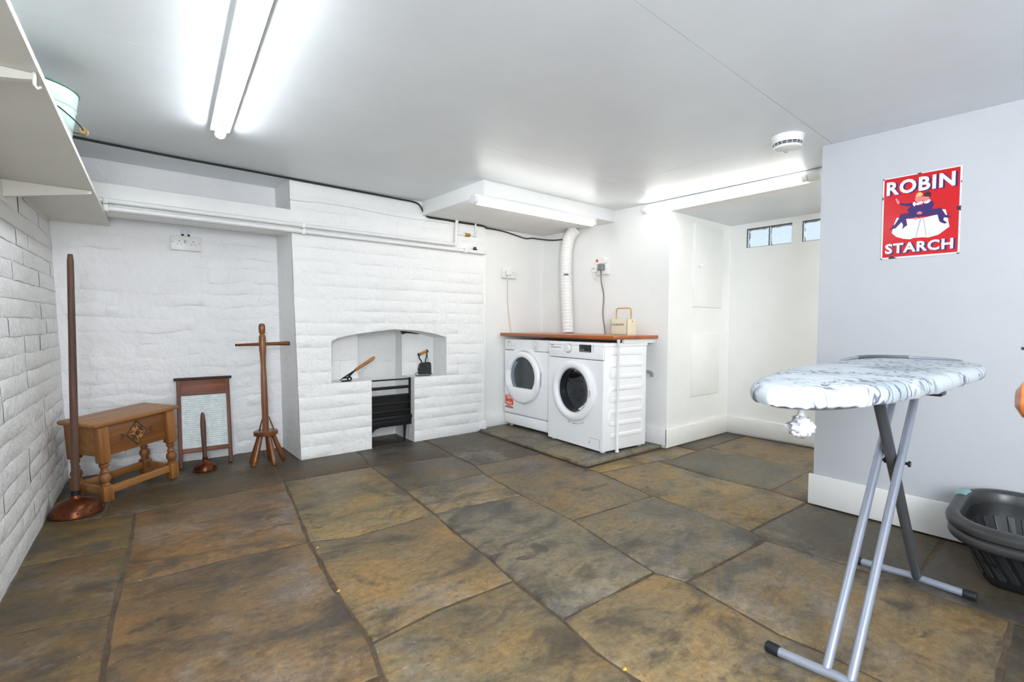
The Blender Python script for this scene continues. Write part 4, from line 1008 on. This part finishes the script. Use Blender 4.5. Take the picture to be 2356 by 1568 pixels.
t = thing('bucket', 'pale mint enamel bucket with a dark green rim on the high shelf', 'bucket', (-.238, 2.60, 1.629))
b = MB(); b.lathe([(0, .004), (.112, .004), (.114, .0), (.118, .008), (.141, .185), (.144, .188), (.142, .192), (.150, .247), (.147, .247), (.139, .19), (.112, .014), (0, .014)], 48, None, False); obj('body', b, 'mint', t)
b = MB(); b.lathe([(.149, .244), (.154, .247), (.154, .252), (.149, .254), (.146, .250), (.149, .244)], 48, None, False); obj('rim', b, 'green_rim', t)
ear = []
hp = [(.155*math.cos(q), .155*math.sin(q)) for q in lin(math.radians(-90), math.radians(90), 20)]
for q in (math.radians(-90), math.radians(90)):
    b = MB(); b.box((.148, -.014, .196), (.153, .014, .232), .004, Rz(q)); obj('handle_lug', b, 'green_rim', t)
wire = []
for k in range(25):
    q = k/24; ang = math.radians(-90)+math.radians(180)*q; drop = .095*math.sin(PI*q)
    wire.append((.163*math.cos(ang), .163*math.sin(ang), .214-drop))
b = MB(); b.tube(wire, .0025, 8); hw = obj('wire_handle', b, 'iron', t)
b = MB(); i0 = 11; b.tube([wire[k] for k in (11, 12, 13)], [.013, .0155, .013], 12); obj('grip', b, 'tan_wood', hw)

# ------------------------------------------------------------------ copper possers
def posser(label, loc, R, Hd, pole, lean_to, holes, mat_pole, tip):
    t = thing('copper_posser', label, 'posser', loc)
    b = MB(); b.lathe([(R*.95, .012), (R, .004), (R*1.02, .006), (R*1.01, .012), (R*.97, .020), (R*.945, .030), (R*.86, Hd*.60), (R*.70, Hd*.78), (R*.48, Hd*.91), (R*.30, Hd*.98), (R*.23, Hd*1.02), (R*.22, Hd*1.12), (R*.20, Hd*1.18), (0, Hd*1.18)], 48, None, False); dm = obj('dome', b, 'copper', t, angle=60)
    b = MB(); b.tube([(R*1.02*math.cos(q), R*1.02*math.sin(q), .006) for q in lin(0, 2*PI, 40)[:-1]], .004, 8, closed=True); obj('rolled_rim', b, 'copper', dm)
    for k in range(holes):
        q = 2*PI*k/holes+.1; b = MB(); b.lathe([(.0045, -.002), (.0045, .0015), (0, .0015)], 10, Rz(q) @ T(R*.955, 0, .026) @ Ry(PI/2-.25)); obj('hole', b, 'copper_dark', dm)
    L = Vector(lean_to)-Vector((0, 0, Hd)); n = 12
    b = MB(); b.tube([Vector((0, 0, Hd*.9))+L*k for k, _ in pole], [r for _, r in pole], 16); obj('handle', b, mat_pole, t)
    b = MB(); b.lathe([(R*.21, Hd*1.1), (pole[0][1]*1.25, Hd*1.2), (pole[0][1]*1.2, Hd*1.45), (pole[0][1]*.9, Hd*1.5)], 20, None, False); obj('ferrule', b, tip, t)
    return t, dm
t, dm = posser('copper posser with a long dark pole standing before the carved stool', (-.164, 3.385, 0), .107, .082, [(0, .0165), (.25, .0168), (.5, .0165), (.75, .0150), (.97, .0138), (1.0, .010)], (.001, .012, 1.352), 12, 'dark_wood', 'iron')
b = MB()
for k in range(4):
    q = math.radians(-95+k*16); b.lathe([(.015, -.001), (.010, .0015), (.004, -.001), (0, -.002)], 14, Rz(q) @ T(.093, 0, .040) @ Ry(PI/2-.5)); 
obj('dent', b, 'copper', dm)
posser('small copper posser with a short tapered handle before the washboard', (.470, 3.855, 0), .068, .062, [(0, .0125), (.3, .0135), (.6, .0160), (.78, .0165), (.92, .0130), (.98, .009), (1.0, .003)], (-.012, .0, .40), 9, 'dark_wood', 'copper')

# ------------------------------------------------------------------ carved oak stool box
t = thing('oak_box_stool', 'golden oak box stool with turned legs and a carved diamond on its front', 'stool', (.057, 3.738, 0), 0, rot=(math.radians(.4), math.radians(-4.0), math.radians(33)))
hx, hy = .192, .117
b = MB(); b.box((-.243, -.154, .436), (.240, .154, .460), .009, seg=3); obj('lid', b, 'oak', t)
b = MB(); b.box((-hx, -hy-.004, .262), (hx, -hy+.014, .435), .002); fp = obj('front_panel', b, 'oak_panel', t)
b = MB(); b.box((-hx, hy-.014, .262), (hx, hy+.004, .435), .002); obj('back_panel', b, 'oak', t)
for s in (-1, 1): b = MB(); b.box((s*hx-.009, -hy, .262), (s*hx+.009, hy, .435), .002); obj('side_panel', b, 'oak', t)
b = MB(); b.box((-hx, -hy, .262), (hx, hy, .272)); obj('bottom_panel', b, 'oak_dark', t)
prof = [(.0225, .100), (.0245, .106), (.018, .112), (.022, .120), (.028, .134), (.0285, .148), (.022, .162), (.0155, .170), (.0225, .178), (.0155, .186), (.0165, .200), (.0215, .210), (.0235, .216), (.018, .222), (.024, .228)]
for sx in (-1, 1):
    for sy in (-1, 1):
        b = MB(); b.box((sx*hx-.026, sy*hy-.026, .230), (sx*hx+.026, sy*hy+.026, .435), .005); lg = obj('leg', b, 'oak_v', t)
        b = MB(); b.lathe(prof, 24, T(sx*hx, sy*hy, 0)); obj('turning', b, 'oak_dark', lg, angle=50); b = MB(); b.box((sx*hx-.026, sy*hy-.026, 0), (sx*hx+.026, sy*hy+.026, .100), .006); obj('foot_block', b, 'oak_v', lg)
for s in (-1, 1):
    b = MB(); b.box((-hx+.02, s*hy-.012, .048), (hx-.02, s*hy+.012, .088), .002); obj('stretcher', b, 'oak', t)
    b = MB(); b.box((s*hx-.012, -hy+.02, .048), (s*hx+.012, hy-.02, .088), .002); obj('stretcher', b, 'oak', t)
FP = lambda u, v, h: Vector((u, -hy-.004-h, v))
cx, cz, dw, dh = -.005, .350, .062, .076
dia = lambda k: [(cx+dw*k, cz), (cx, cz+dh*k), (cx-dw*k, cz), (cx, cz-dh*k)]
b = MB(); b.prism(dia(1.0), FP, .0, .003, .002); cv = obj('carved_diamond', b, 'carve', fp, False)
b = MB()
o_ = dia(.80); i_ = dia(.74)
for k in range(4): b.prism([o_[k], o_[(k+1) % 4], i_[(k+1) % 4], i_[k]], FP, .003, .005)
star = []
for k in range(8):
    q = PI/2*k/2+PI/4*0; rr_ = (.70 if k % 2 == 0 else .22); star.append((cx+dw*rr_*math.cos(q), cz+dh*rr_*math.sin(q)))
b2 = MB(); b2.prism(star, FP, .003, .006, .001); obj('carved_star', b2, 'carve_light', cv if False else fp, False)
obj('carved_border', b, 'carve_light', fp, False)
b = MB(); b.prism([(cx+.017, cz), (cx, cz+.021), (cx-.017, cz), (cx, cz-.021)], FP, .006, .008, .002); b.lathe([(.005, .0), (.004, .004), (0, .005)], 10, T(cx, -hy-.0115, cz) @ Rx(PI/2)); obj('carved_boss', b, 'carve', fp, False)
b = MB()
for s in (-1, 1):
    x0 = cx+s*(dw+.018)
    b.prism([(x0-.012*s, cz+.003), (x0+.012*s, cz+.018), (x0+.014*s, cz+.014), (x0+.002*s, cz), (x0+.014*s, cz-.014), (x0+.012*s, cz-.018), (x0-.012*s, cz-.003)], FP, 0, .0012)
obj('carved_sprig', b, 'carve', fp, False)
for q, (ox, oz) in enumerate(((.5, .5), (-.5, .5), (-.5, -.5), (.5, -.5))):
    b = MB(); b.lathe([(.010, 0), (.012, .002), (.008, .004), (.004, .002), (0, .003)], 12, T(cx+dw*ox*.62, -hy-.0068, cz+dh*oz*.62) @ Rx(PI/2), False); obj('carved_rosette', b, 'carve_light' if q % 2 else 'carve', fp)

# ------------------------------------------------------------------ washboard leaning on the rubble wall
xl, xr = .333, .655; yb_, yt_ = 3.975, YA(.6)-.028
ang = math.atan2(yt_-yb_, .605)
t = thing('washboard', 'framed washboard of ribbed pale green glass leaning against the alcove wall', 'washboard', ((xl+xr)/2, yb_, .0), 0, rot=(-ang, 0, math.radians(-1.5)))
hw_ = (xr-xl)/2; HT = .618
for s in (-1, 1): b = MB(); b.box((s*hw_-.012*(1+s)-.0, -.012, 0) if s > 0 else (-hw_, -.012, 0), (hw_, .012, HT) if s > 0 else (-hw_+.024, .012, HT), .003); obj('side_rail', b, 'mahog_v', t)
b = MB(); b.box((-hw_+.020, -.010, HT-.122), (hw_-.020, .009, HT-.012), .002); b.box((-hw_+.022, -.0125, HT-.118), (hw_-.022, -.009, HT-.112)); obj('top_board', b, 'mahog', t)
b = MB(); b.box((-hw_-.016, -.020, HT-.014), (hw_+.016, .016, HT+.004), .006); obj('cap_rail', b, 'dark_edge', t)
b = MB(); b.box((-hw_+.022, -.009, .098), (hw_-.022, .009, .128), .002); obj('lower_rail', b, 'mahog', t)
ge0, ge1 = .128, HT-.122; nr = 24; b = MB(); zs = lin(ge0, ge1, nr*6)
zz = [(z, .0045*abs(math.sin(PI*(z-ge0)/(ge1-ge0)*nr))) for z in zs]
b.grid(lambda u, v: Vector((u, -.001-.0045*abs(math.sin(PI*(v-ge0)/(ge1-ge0)*nr))*(0.55+.45*abs(math.sin(u*PI/.0062*.5))), v)), lin(-hw_+.024, hw_-.024, 120), zs); obj('ribbed_glass', b, 'washglass', t, angle=80)
b = MB(); b.box((-hw_+.02, .004, ge0), (hw_-.02, .007, ge1)); obj('back_board', b, 'plastic', t)

# ------------------------------------------------------------------ dolly peg
t = thing('dolly_peg', 'varnished wooden washing dolly with a crossbar handle and splayed legs by the chimney', 'washing dolly', (.838, 3.79, 0), 0, rot=(math.radians(-1), math.radians(-1.6), math.radians(-24)))
zd = .215
b = MB(); b.lathe([(.070, zd-.016), (.078, zd-.012), (.079, zd+.010), (.074, zd+.016), (0, zd+.016)], 36); obj('disc', b, 'elm', t)
for k in range(5):
    q = 2*PI*k/5-PI/2-.62; c, s = math.cos(q), math.sin(q)
    b = MB(); b.tube([(c*.045, s*.045, zd-.010), (c*.068, s*.068, zd*.6), (c*.098, s*.098, zd*.2), (c*.112, s*.112, .006), (c*.114, s*.114, .0)], [.0145, .0165, .0185, .0165, .013], 14); obj('leg', b, 'elm', t)
sec = [(.014+zd, .0215), (.30, .0215), (.45, .0225), (.60, .0205), (.70, .0175), (.76, .020), (.80, .0235), (.838, .0240), (.875, .0235), (.882, .0225), (.900, .022), (.906, .0205), (.914, .0155), (.920, .0155), (.926, .0195), (.950, .0220), (.972, .0215), (.988, .0175), (.992, .013)]
b = MB()
vs = []; n = 16
for z, r in sec:
    sq = 0.55 if z < .87 else 0.0
    for k in range(n):
        a = 2*PI*k/n+PI/n; m = (1-sq)+sq*min(1.35, 1/max(abs(math.cos(a-.2)), abs(math.sin(a-.2))))*.94
        vs.append((r*m*math.cos(a)-.012*(z-.5)*0, r*m*math.sin(a), z))
b.add(vs, [(i*n+k, i*n+(k+1) % n, (i+1)*n+(k+1) % n, (i+1)*n+k) for i in range(len(sec)-1) for k in range(n)]+[tuple((len(sec)-1)*n+k for k in range(n))]); obj('stem', b, 'elm', t, angle=40)
b = MB(); b.tube([(-.172, 0, .845), (-.168, 0, .845), (-.08, 0, .846), (.02, 0, .847), (.09, 0, .847), (.155, 0, .847), (.172, 0, .847), (.178, 0, .847)], [.006, .0085, .010, .012, .0125, .0155, .0155, .009], 14); hb = obj('crossbar', b, 'elm', t)
for x, r in ((-.170, .0090), (.175, .0145)): b = MB(); b.lathe([(r*.4, -.004), (r, -.002), (r*.9, .003), (r*.3, .005)], 14, T(x, 0, .846) @ Ry(PI/2 if x > 0 else -PI/2)); obj('worn_tip', b, 'dark_edge', hb)
for s in (-1, 1):
    b = MB(); b.tube([(s*.048, .03, zd+.012), (s*.030, .022, zd+.075), (s*.020, .018, zd+.110)], [.009, .008, .006], 8, flat=.6); obj('brace', b, 'elm', t)

# ------------------------------------------------------------------ enamel sign
SY0, SY1, SZ0, SZ1 = .759, .460, 1.339, 1.742
t = thing('enamel_sign', 'red enamel wall sign reading ROBIN STARCH with two seated figures', 'sign', (XR, (SY0+SY1)/2, SZ0))
SW, SH = SY0-SY1, SZ1-SZ0
SP = lambda u, v, h: Vector((-.006-h, SW/2-u*SW, v*SH))
b = MB(); b.prism([(0, 0), (1, 0), (1, 1), (0, 1)], lambda u, v, h: Vector((-h, SW/2-u*SW, v*SH)), .001, .005); obj('back_plate', b, 'sign_white', t, False)
b = MB(); b.prism([(.022, .020), (.978, .020), (.978, .988), (.022, .988)], SP, -.001, .0006); red = obj('red_panel', b, 'sign_red', t, False)
def art(name, poly, mat, h0=.0007): b = MB(); b.prism(poly, SP, h0-.0003, h0); return obj(name, b, mat, red, False)
# white collar the two figures sit on
art('collar', [(.205,.500),(.172,.430),(.141,.318),(.205,.265),(.300,.232),(.390,.218),(.433,.230),(.55,.227),(.62,.217),(.743,.238),(.873,.318),(.850,.420),(.821,.522),(.776,.530),(.729,.475),(.53,.455),(.321,.470)], 'sign_white', .0008)
art('collar_fold', [(.512,.465),(.528,.465),(.470,.235),(.455,.235)], 'grey_plastic', .0010); art('collar_fold', [(.545,.465),(.556,.465),(.600,.232),(.588,.232)], 'grey_plastic', .0010)
art('figure_coat', [(.235,.678),(.315,.655),(.405,.655),(.431,.610),(.50,.625),(.552,.580),(.535,.50),(.54,.475),(.356,.477),(.329,.470),(.347,.392),(.318,.378),(.282,.348),(.292,.400),(.270,.440),(.195,.373),(.150,.366),(.090,.357),(.134,.385),(.182,.420),(.238,.494),(.252,.535),(.370,.540),(.335,.575),(.385,.614),(.29,.632),(.235,.655)], 'sign_navy', .0012)
art('figure_coat', [(.53,.628),(.56,.622),(.63,.645),(.676,.634),(.668,.578),(.657,.545),(.76,.550),(.785,.517),(.822,.460),(.893,.430),(.855,.420),(.805,.432),(.797,.402),(.846,.366),(.815,.357),(.768,.378),(.748,.398),(.725,.474),(.58,.472),(.533,.475),(.52,.52),(.54,.58)], 'sign_navy', .0014)
art('figure_hair', arc_pts(.490, .722, .046, math.radians(5), math.radians(190), 10), 'sign_blond', .0018); art('figure_face', arc_pts(.484, .692, .048, 0, 2*PI, 14)[:-1], 'sign_skin', .0016)
art('figure_hair', arc_pts(.592, .718, .046, math.radians(-30), math.radians(190), 10), 'sign_dark', .0018); art('figure_face', arc_pts(.572, .686, .044, 0, 2*PI, 14)[:-1], 'sign_skin', .0015)
art('neck_collar', [(.408,.651),(.429,.665),(.456,.640),(.524,.660),(.541,.648),(.533,.627),(.474,.617),(.447,.628),(.431,.604),(.413,.627)], 'sign_white', .0020); art('neck_collar', [(.541,.650),(.567,.646),(.625,.670),(.634,.645),(.601,.622),(.563,.623)], 'sign_white', .0020)
for pl in ([(.177,.727),(.190,.738),(.205,.728),(.238,.682),(.230,.659),(.207,.670)], [(.463,.526),(.501,.542),(.536,.523),(.524,.505),(.472,.509)], [(.435,.472),(.469,.472),(.483,.458),(.453,.442),(.437,.452)]): art('hand', pl, 'sign_skin', .0020)
for txt, fit in (('ROBIN', (.055, .780, .925, .950)), ('STARCH', (.060, .062, .925, .186))):
    f2 = (fit[0]+.026, fit[1]-.010, fit[2]+.026, fit[3]-.006)
    for k in range(4):
        q = k/3; ff = tuple(a+(c-a)*(q*.75+.25) for a, c in zip(fit, f2))
        obj('letter_shadow', text_mb(txt, ff, SP, .035, .0003, .0010+.0002*k*-1+.0006, 0, 1.12), 'sign_navy', red, False)
    obj('lettering', text_mb(txt, fit, SP, .035, .0006, .0020, 0, 1.12), 'sign_white', red, False)
for pl in ([(.939,.536),(1.0,.546),(1.0,.486),(.959,.499)], [(.111,.017),(.147,.037),(.221,.002),(.111,.0)], [(0,.985),(.02,.985),(.02,1.0),(0,1.0)], [(.0,.0),(.02,.0),(.02,.012),(0,.012)], [(.965,0),(1,0),(1,.012),(.965,.010)], [(.985,.82),(1,.83),(1,.80)], [(0,.77),(.015,.775),(.015,.745),(0,.735)], [(.46,.99),(.50,.985),(.52,1),(.45,1)]): art('chipped_spot', pl, 'sign_black', .0009 if pl[0][0] > .9 and pl[0][0] < .95 else .0008)

# ------------------------------------------------------------------ ironing board
t = thing('ironing_board', 'ironing board with a grey leaf-print cover on crossed silver legs', 'ironing board', (2.0, .457, 0))
ox, oy = 2.0, .457
outl = [(1.012,.430),(1.018,.390),(1.038,.352),(1.078,.326),(1.16,.298),(1.40,.266),(1.62,.252),(1.80,.246),(1.97,.243),(2.12,.248),(2.22,.268),(2.29,.310),(2.325,.375),(2.335,.455),(2.320,.530),(2.26,.585),(2.15,.608),(2.0,.615),(1.70,.610),(1.49,.592),(1.24,.545),(1.11,.510),(1.042,.475)]
dense = smooth_path([(x, y, 0) for x, y in outl]+[(outl[0][0], outl[0][1], 0)], 5)[:-1]
dense = [(p.x-ox, p.y-oy) for p in dense]
b = MB(); n = len(dense); ctr = Vector((sum(p[0] for p in dense)/n, sum(p[1] for p in dense)/n))
rings = [(.012, .844), (.004, .842), (.0, .849), (.0, .859), (.003, .868), (.010, .876), (.022, .880), (.06, .8815)]
area_ = sum(dense[i][0]*dense[(i+1) % n][1]-dense[(i+1) % n][0]*dense[i][1] for i in range(n))
if area_ < 0: dense = dense[::-1]
vs = []
for off, z in rings:
    pp = inset(dense, off) if off else dense
    for i, p in enumerate(pp):
        rip = .0016*math.sin(i*2.2)*(1 if z < .848 else .0)+.003*nz(p[0]*9, p[1]*9, z*40)
        vs.append(Vector((p[0], p[1], z+(rip if z < .86 else .0005*nz(p[0]*14, p[1]*14)))))
fs = [(r*n+i, r*n+(i+1) % n, (r+1)*n+(i+1) % n, (r+1)*n+i) for r in range(len(rings)-1) for i in range(n)]+[tuple((len(rings)-1)*n+i for i in range(n))]
b.add(vs, fs); obj('padded_cover', b, 'cover', t, angle=70)
b = MB(); pp = inset(dense, .004); qq = inset(dense, .05)
vs = [Vector((p[0], p[1], .843+.003*math.sin(i*2.2))) for i, p in enumerate(pp)]+[Vector((p[0], p[1], .838)) for p in qq]
b.add(vs, [(i, (i+1) % n, n+(i+1) % n, n+i) for i in range(n)]); obj('gathered_hem', b, 'elastic', t, angle=80)
b = MB(); qq = inset(dense, .030); b.prism(qq, lambda u, v, h: Vector((u, v, h)), .834, .840); obj('board_deck', b, 'dark_tube', t)
# iron rest hoop on the far edge of the blunt end
hoop = smooth_path([(1.98-ox, .597-oy, .880), (2.10-ox, .602-oy, .883), (2.24-ox, .585-oy, .8845), (2.315-ox, .50-oy, .8845), (2.325-ox, .40-oy, .883), (2.29-ox, .330-oy, .880)], 6)
b = MB(); b.tube(hoop, .006, 10); obj('iron_rest', b, 'alu', t)
b = MB(); b.tube(hoop[8:20], .0068, 10); obj('silicone_strip', b, 'dark_tube', t)
b = MB(); b.box((1.72-ox, .285-oy, .812), (1.78-ox, .33-oy, .836), .004); obj('catch', b, 'black', t)
# front pair of tubes, rear single tube
xf, xr_ = 1.558, 2.428
for y in (.487, .427):
    b = MB(); b.tube([(xf-ox, y-oy, .020), (2.215-ox, y-oy, .838)], .0125, 16); obj('leg_tube', b, 'alu', t)
b = MB(); b.tube([(xr_-ox, 0, .020), (1.80-ox, 0, .838)], .0165, 16, flat=None); rl = obj('leg_tube', b, 'dark_tube', t); rl['label'] = 'darker single leg tube'
b = MB(); b.tube([(2.024-ox, -.045, .548), (2.024-ox, .048, .548)], .005, 10)
for y in (-.047, -.018, .018, .047): b.lathe([(.010, -.003), (.010, .003)], 12, T(2.024-ox, y, .548) @ Rx(PI/2))
obj('pivot_bolt', b, 'black', t)
for x, y0_, y1_ in ((xf, .612, .305), (xr_, .640, .318)):
    yy0, yy1 = y0_-oy, y1_-oy
    b = MB(); b.tube([(x-ox-.012, yy0, .0155), (x-ox-.006, (yy0*2+yy1)/3, .018), (x-ox, (yy0+yy1)/2, .0195), (x-ox-.002, (yy0+2*yy1)/3, .018), (x-ox-.002, yy1, .0155)], .0135, 16); ft = obj('foot_bar', b, 'alu', t)
    for y, s in ((yy0, -1), (yy1, 1)):
        b = MB(); b.lathe([(.0155, -.004), (.0160, .0), (.0160, .030), (.0135, .034), (0, .034)], 20, T(x-ox-(.012 if s < 0 else .002), y, .0160) @ Rx(PI/2 if s > 0 else -PI/2))
        for k in range(16): b.box((.0150, -.0012, .002), (.0166, .0012, .031), 0, T(x-ox-(.012 if s < 0 else .002), y, .0160) @ Rx(PI/2 if s > 0 else -PI/2) @ Rz(2*PI*k/16))
        obj('end_cap', b, 'black_rubber', ft)
# bunched drawstring of the cover hanging under the nose
b = MB(); tx, ty = 1.150-ox, .420-oy
b.tube([(tx-.016, ty, .842), (tx-.008, ty, .834), (tx, ty, .818), (tx-.002, ty, .806)], [.007, .010, .006, .008], 10)
for cz_, R_, hh, sd in ((.796, .017, .010, 1.0), (.782, .026, .014, 2.0), (.772, .021, .012, 3.0)):
    vs = []; nU, nV = 22, 9
    for r in range(nV+1):
        ph = PI*r/nV
        for k in range(nU):
            a = 2*PI*k/nU; q = 1+.35*nz(math.cos(a)*2.2, math.sin(a)*2.2, ph*2+sd*9)+.16*math.sin(a*7+ph*3+sd)
            vs.append(Vector((tx+R_*q*math.sin(ph)*math.cos(a), ty+R_*q*math.sin(ph)*math.sin(a), cz_-hh*math.cos(ph)*q)))
    b.add(vs, [(r*nU+k, r*nU+(k+1) % nU, (r+1)*nU+(k+1) % nU, (r+1)*nU+k) for r in range(nV) for k in range(nU)])
obj('cover_tie', b, 'tie', t, angle=70)

# ------------------------------------------------------------------ laundry basket
bx, by = 2.745, .035
t = thing('laundry_basket', 'dark grey slatted laundry basket on the floor by the right wall', 'basket', (bx, by, 0))
hx_, hy_ = .250, .375
def loop(off, z, tilt=.05, n=8, r=.17):
    return [Vector((x, y, z+tilt*x/hx_*.5)) for x, y in rrect(-hx_+off, -hy_+off, hx_-off, hy_-off, max(.03, r-off), n)]
def band(offs, name, mat='basket', closed=True):
    b = MB(); L = [loop(o, z) for o, z in offs]; n = len(L[0])
    b.add([p for l in L for p in l], [(r*n+i, r*n+(i+1) % n, (r+1)*n+(i+1) % n, (r+1)*n+i) for r in range(len(L)-1) for i in range(n)]); return obj(name, b, mat, t, angle=60)
band([(.044, .222), (.042, .262), (.034, .272), (.014, .274), (.0, .267), (-.006, .252), (-.004, .236), (.004, .232), (.020, .232)], 'rim')
band([(.026, .230), (.012, .225), (.003, .216), (.001, .200), (.008, .186), (.026, .183), (.040, .190)], 'lower_rim')
band([(.040, .255), (.046, .190), (.052, .170)], 'wall_band', 'basket_dark')
def wall_off(z): return .052+(.17-z)*.42
band([(wall_off(.18)+.002, .18), (wall_off(.05)+.002, .05)], 'inner_wall', 'basket_dark')
band([(wall_off(.06), .06), (wall_off(.03), .03), (wall_off(0)+.012, .004), (wall_off(0)+.04, .003)], 'base_band', 'basket_dark')
Lm = loop(.2, .004); 
b = MB(); bl = [Vector((p.x, p.y, .006)) for p in loop(wall_off(0)+.02, 0, 0)]; b.add(bl, [tuple(range(len(bl)))]); obj('base', b, 'basket_dark', t)
topl = loop(wall_off(.175), .175); botl = loop(wall_off(.055), .055); midl = loop(wall_off(.115), .115)
def resample(L, m):
    d = [0]; n = len(L)
    for i in range(n): d.append(d[-1]+(L[(i+1) % n]-L[i]).length)
    out = []
    for k in range(m):
        s = d[-1]*k/m
        for i in range(n):
            if d[i] <= s <= d[i+1]: out.append(L[i]+(L[(i+1) % n]-L[i])*((s-d[i])/max(1e-9, d[i+1]-d[i]))); break
    return out
mS = 44; a_ = resample(topl, mS*2); c_ = resample(botl, mS*2)
for k in range(mS):
    i, j = 2*k, (2*k+1) % (2*mS); ctr = Vector((0, 0, 0))
    p = [a_[i], a_[j], c_[j], c_[i]]; p = [q+Vector((q.x, q.y, 0)).normalized()*.003 for q in p]; inn = [q-Vector((q.x, q.y, 0)).normalized()*.010 for q in p]
    b = MB(); b.add(p+inn, [(0, 1, 2, 3), (7, 6, 5, 4), (0, 3, 7, 4), (1, 5, 6, 2), (0, 4, 5, 1), (3, 2, 6, 7)]); obj('slat', b, 'basket_slat', t, False)
b = MB(); n_ = len(midl); b.add([p for p in loop(wall_off(.122), .122)]+[p for p in loop(wall_off(.108), .108)], [(i, (i+1) % n_, n_+(i+1) % n_, n_+i) for i in range(n_)]); obj('hoop', b, 'basket_dark', t)
b = MB()
hs = [p for p in loop(.014, .266)]
sel = [p for p in hs if p.y > hy_-.06 and -.06 < p.x < .14]
sel.sort(key=lambda p: p.x)
b.tube(sel if len(sel) > 1 else [(-.05, hy_-.014, .266), (.1, hy_-.014, .28)], .021, 12, flat=.8); gp_ = obj('grip', b, 'teal', t); gp_['label'] = 'pale teal handle grip'

# ------------------------------------------------------------------ old mangle just out of frame on the right: one roller end and the tip of its crank show
t = thing('mangle', 'old wooden-roller mangle at the right edge, only a rounded orange-brown roller end showing', 'mangle', (.95, -.21, 0))
def mz(name, lo, hi, bev=.004, mat='iron'): b = MB(); b.box(lo, hi, bev); return obj(name, b, mat, t)
for z, nm in ((.903, 'roller'),):
    b = MB(); b.lathe([(0, -.292), (.012, -.291), (.024, -.284), (.0285, -.270), (.0290, -.25), (.0290, .20), (.02, .22), (0, .22)], 32, T(0, 0, z) @ Rx(PI/2)); obj(nm, b, 'roller', t)
b = MB(); b.lathe([(.0, -.288), (.020, -.284), (.026, -.27), (.026, .20), (0, .205)], 32, T(.085, 0, .925) @ Rx(PI/2)); obj('roller', b, 'cream_box', t)
b = MB(); b.tube([(.05, -.02, .985), (.05, .15, .976), (.05, .25, .972), (.05, .292, .970)], [.008, .008, .007, .002], 10); obj('pressure_lever', b, 'iron_polish', t)
for y in (-.02, -.36):
    mz('side_frame', (-.10, y-.015, .02), (-.06, y+.015, 1.06)); mz('side_frame', (.10, y-.015, .02), (.14, y+.015, 1.06)); mz('cross_rail', (-.10, y-.012, .30), (.14, y+.012, .34)); mz('cross_rail', (-.10, y-.014, 1.02), (.14, y+.014, 1.06))
    mz('foot', (-.18, y-.02, 0), (.22, y+.02, .03))
for y in (-.36,): mz('stretcher', (.10, y, .30), (.14, -.02, .34), mat='iron'); mz('stretcher', (-.10, y, .30), (-.06, -.02, .34), mat='iron')

# ------------------------------------------------------------------ crumbs of loose stone on the floor
for (x, y, r, lab, mt) in ((.640, 1.800, .010, 'pale stone crumb in the joint between two large left-hand slabs', 'crumb'), (1.140, .868, .009, 'yellow crumb in the floor joint nearest the picture bottom', 'crumb_yellow'), (.690, 2.205, .011, 'tan stone flake where four slabs meet left of the middle', 'crumb')):
    b = MB(); n_ = 9; vs = [Vector((x, y, r*.55))]
    for k in range(n_):
        a = 2*PI*k/n_; q = r*(1+.35*nz(k*1.7, x*9)); vs.append(Vector((x+q*math.cos(a), y+q*.7*math.sin(a), -.002)))
    b.add(vs, [(0, 1+k, 1+(k+1) % n_) for k in range(n_)]); tag(obj('stone_crumb', b, mt, angle=20), lab, 'crumb')
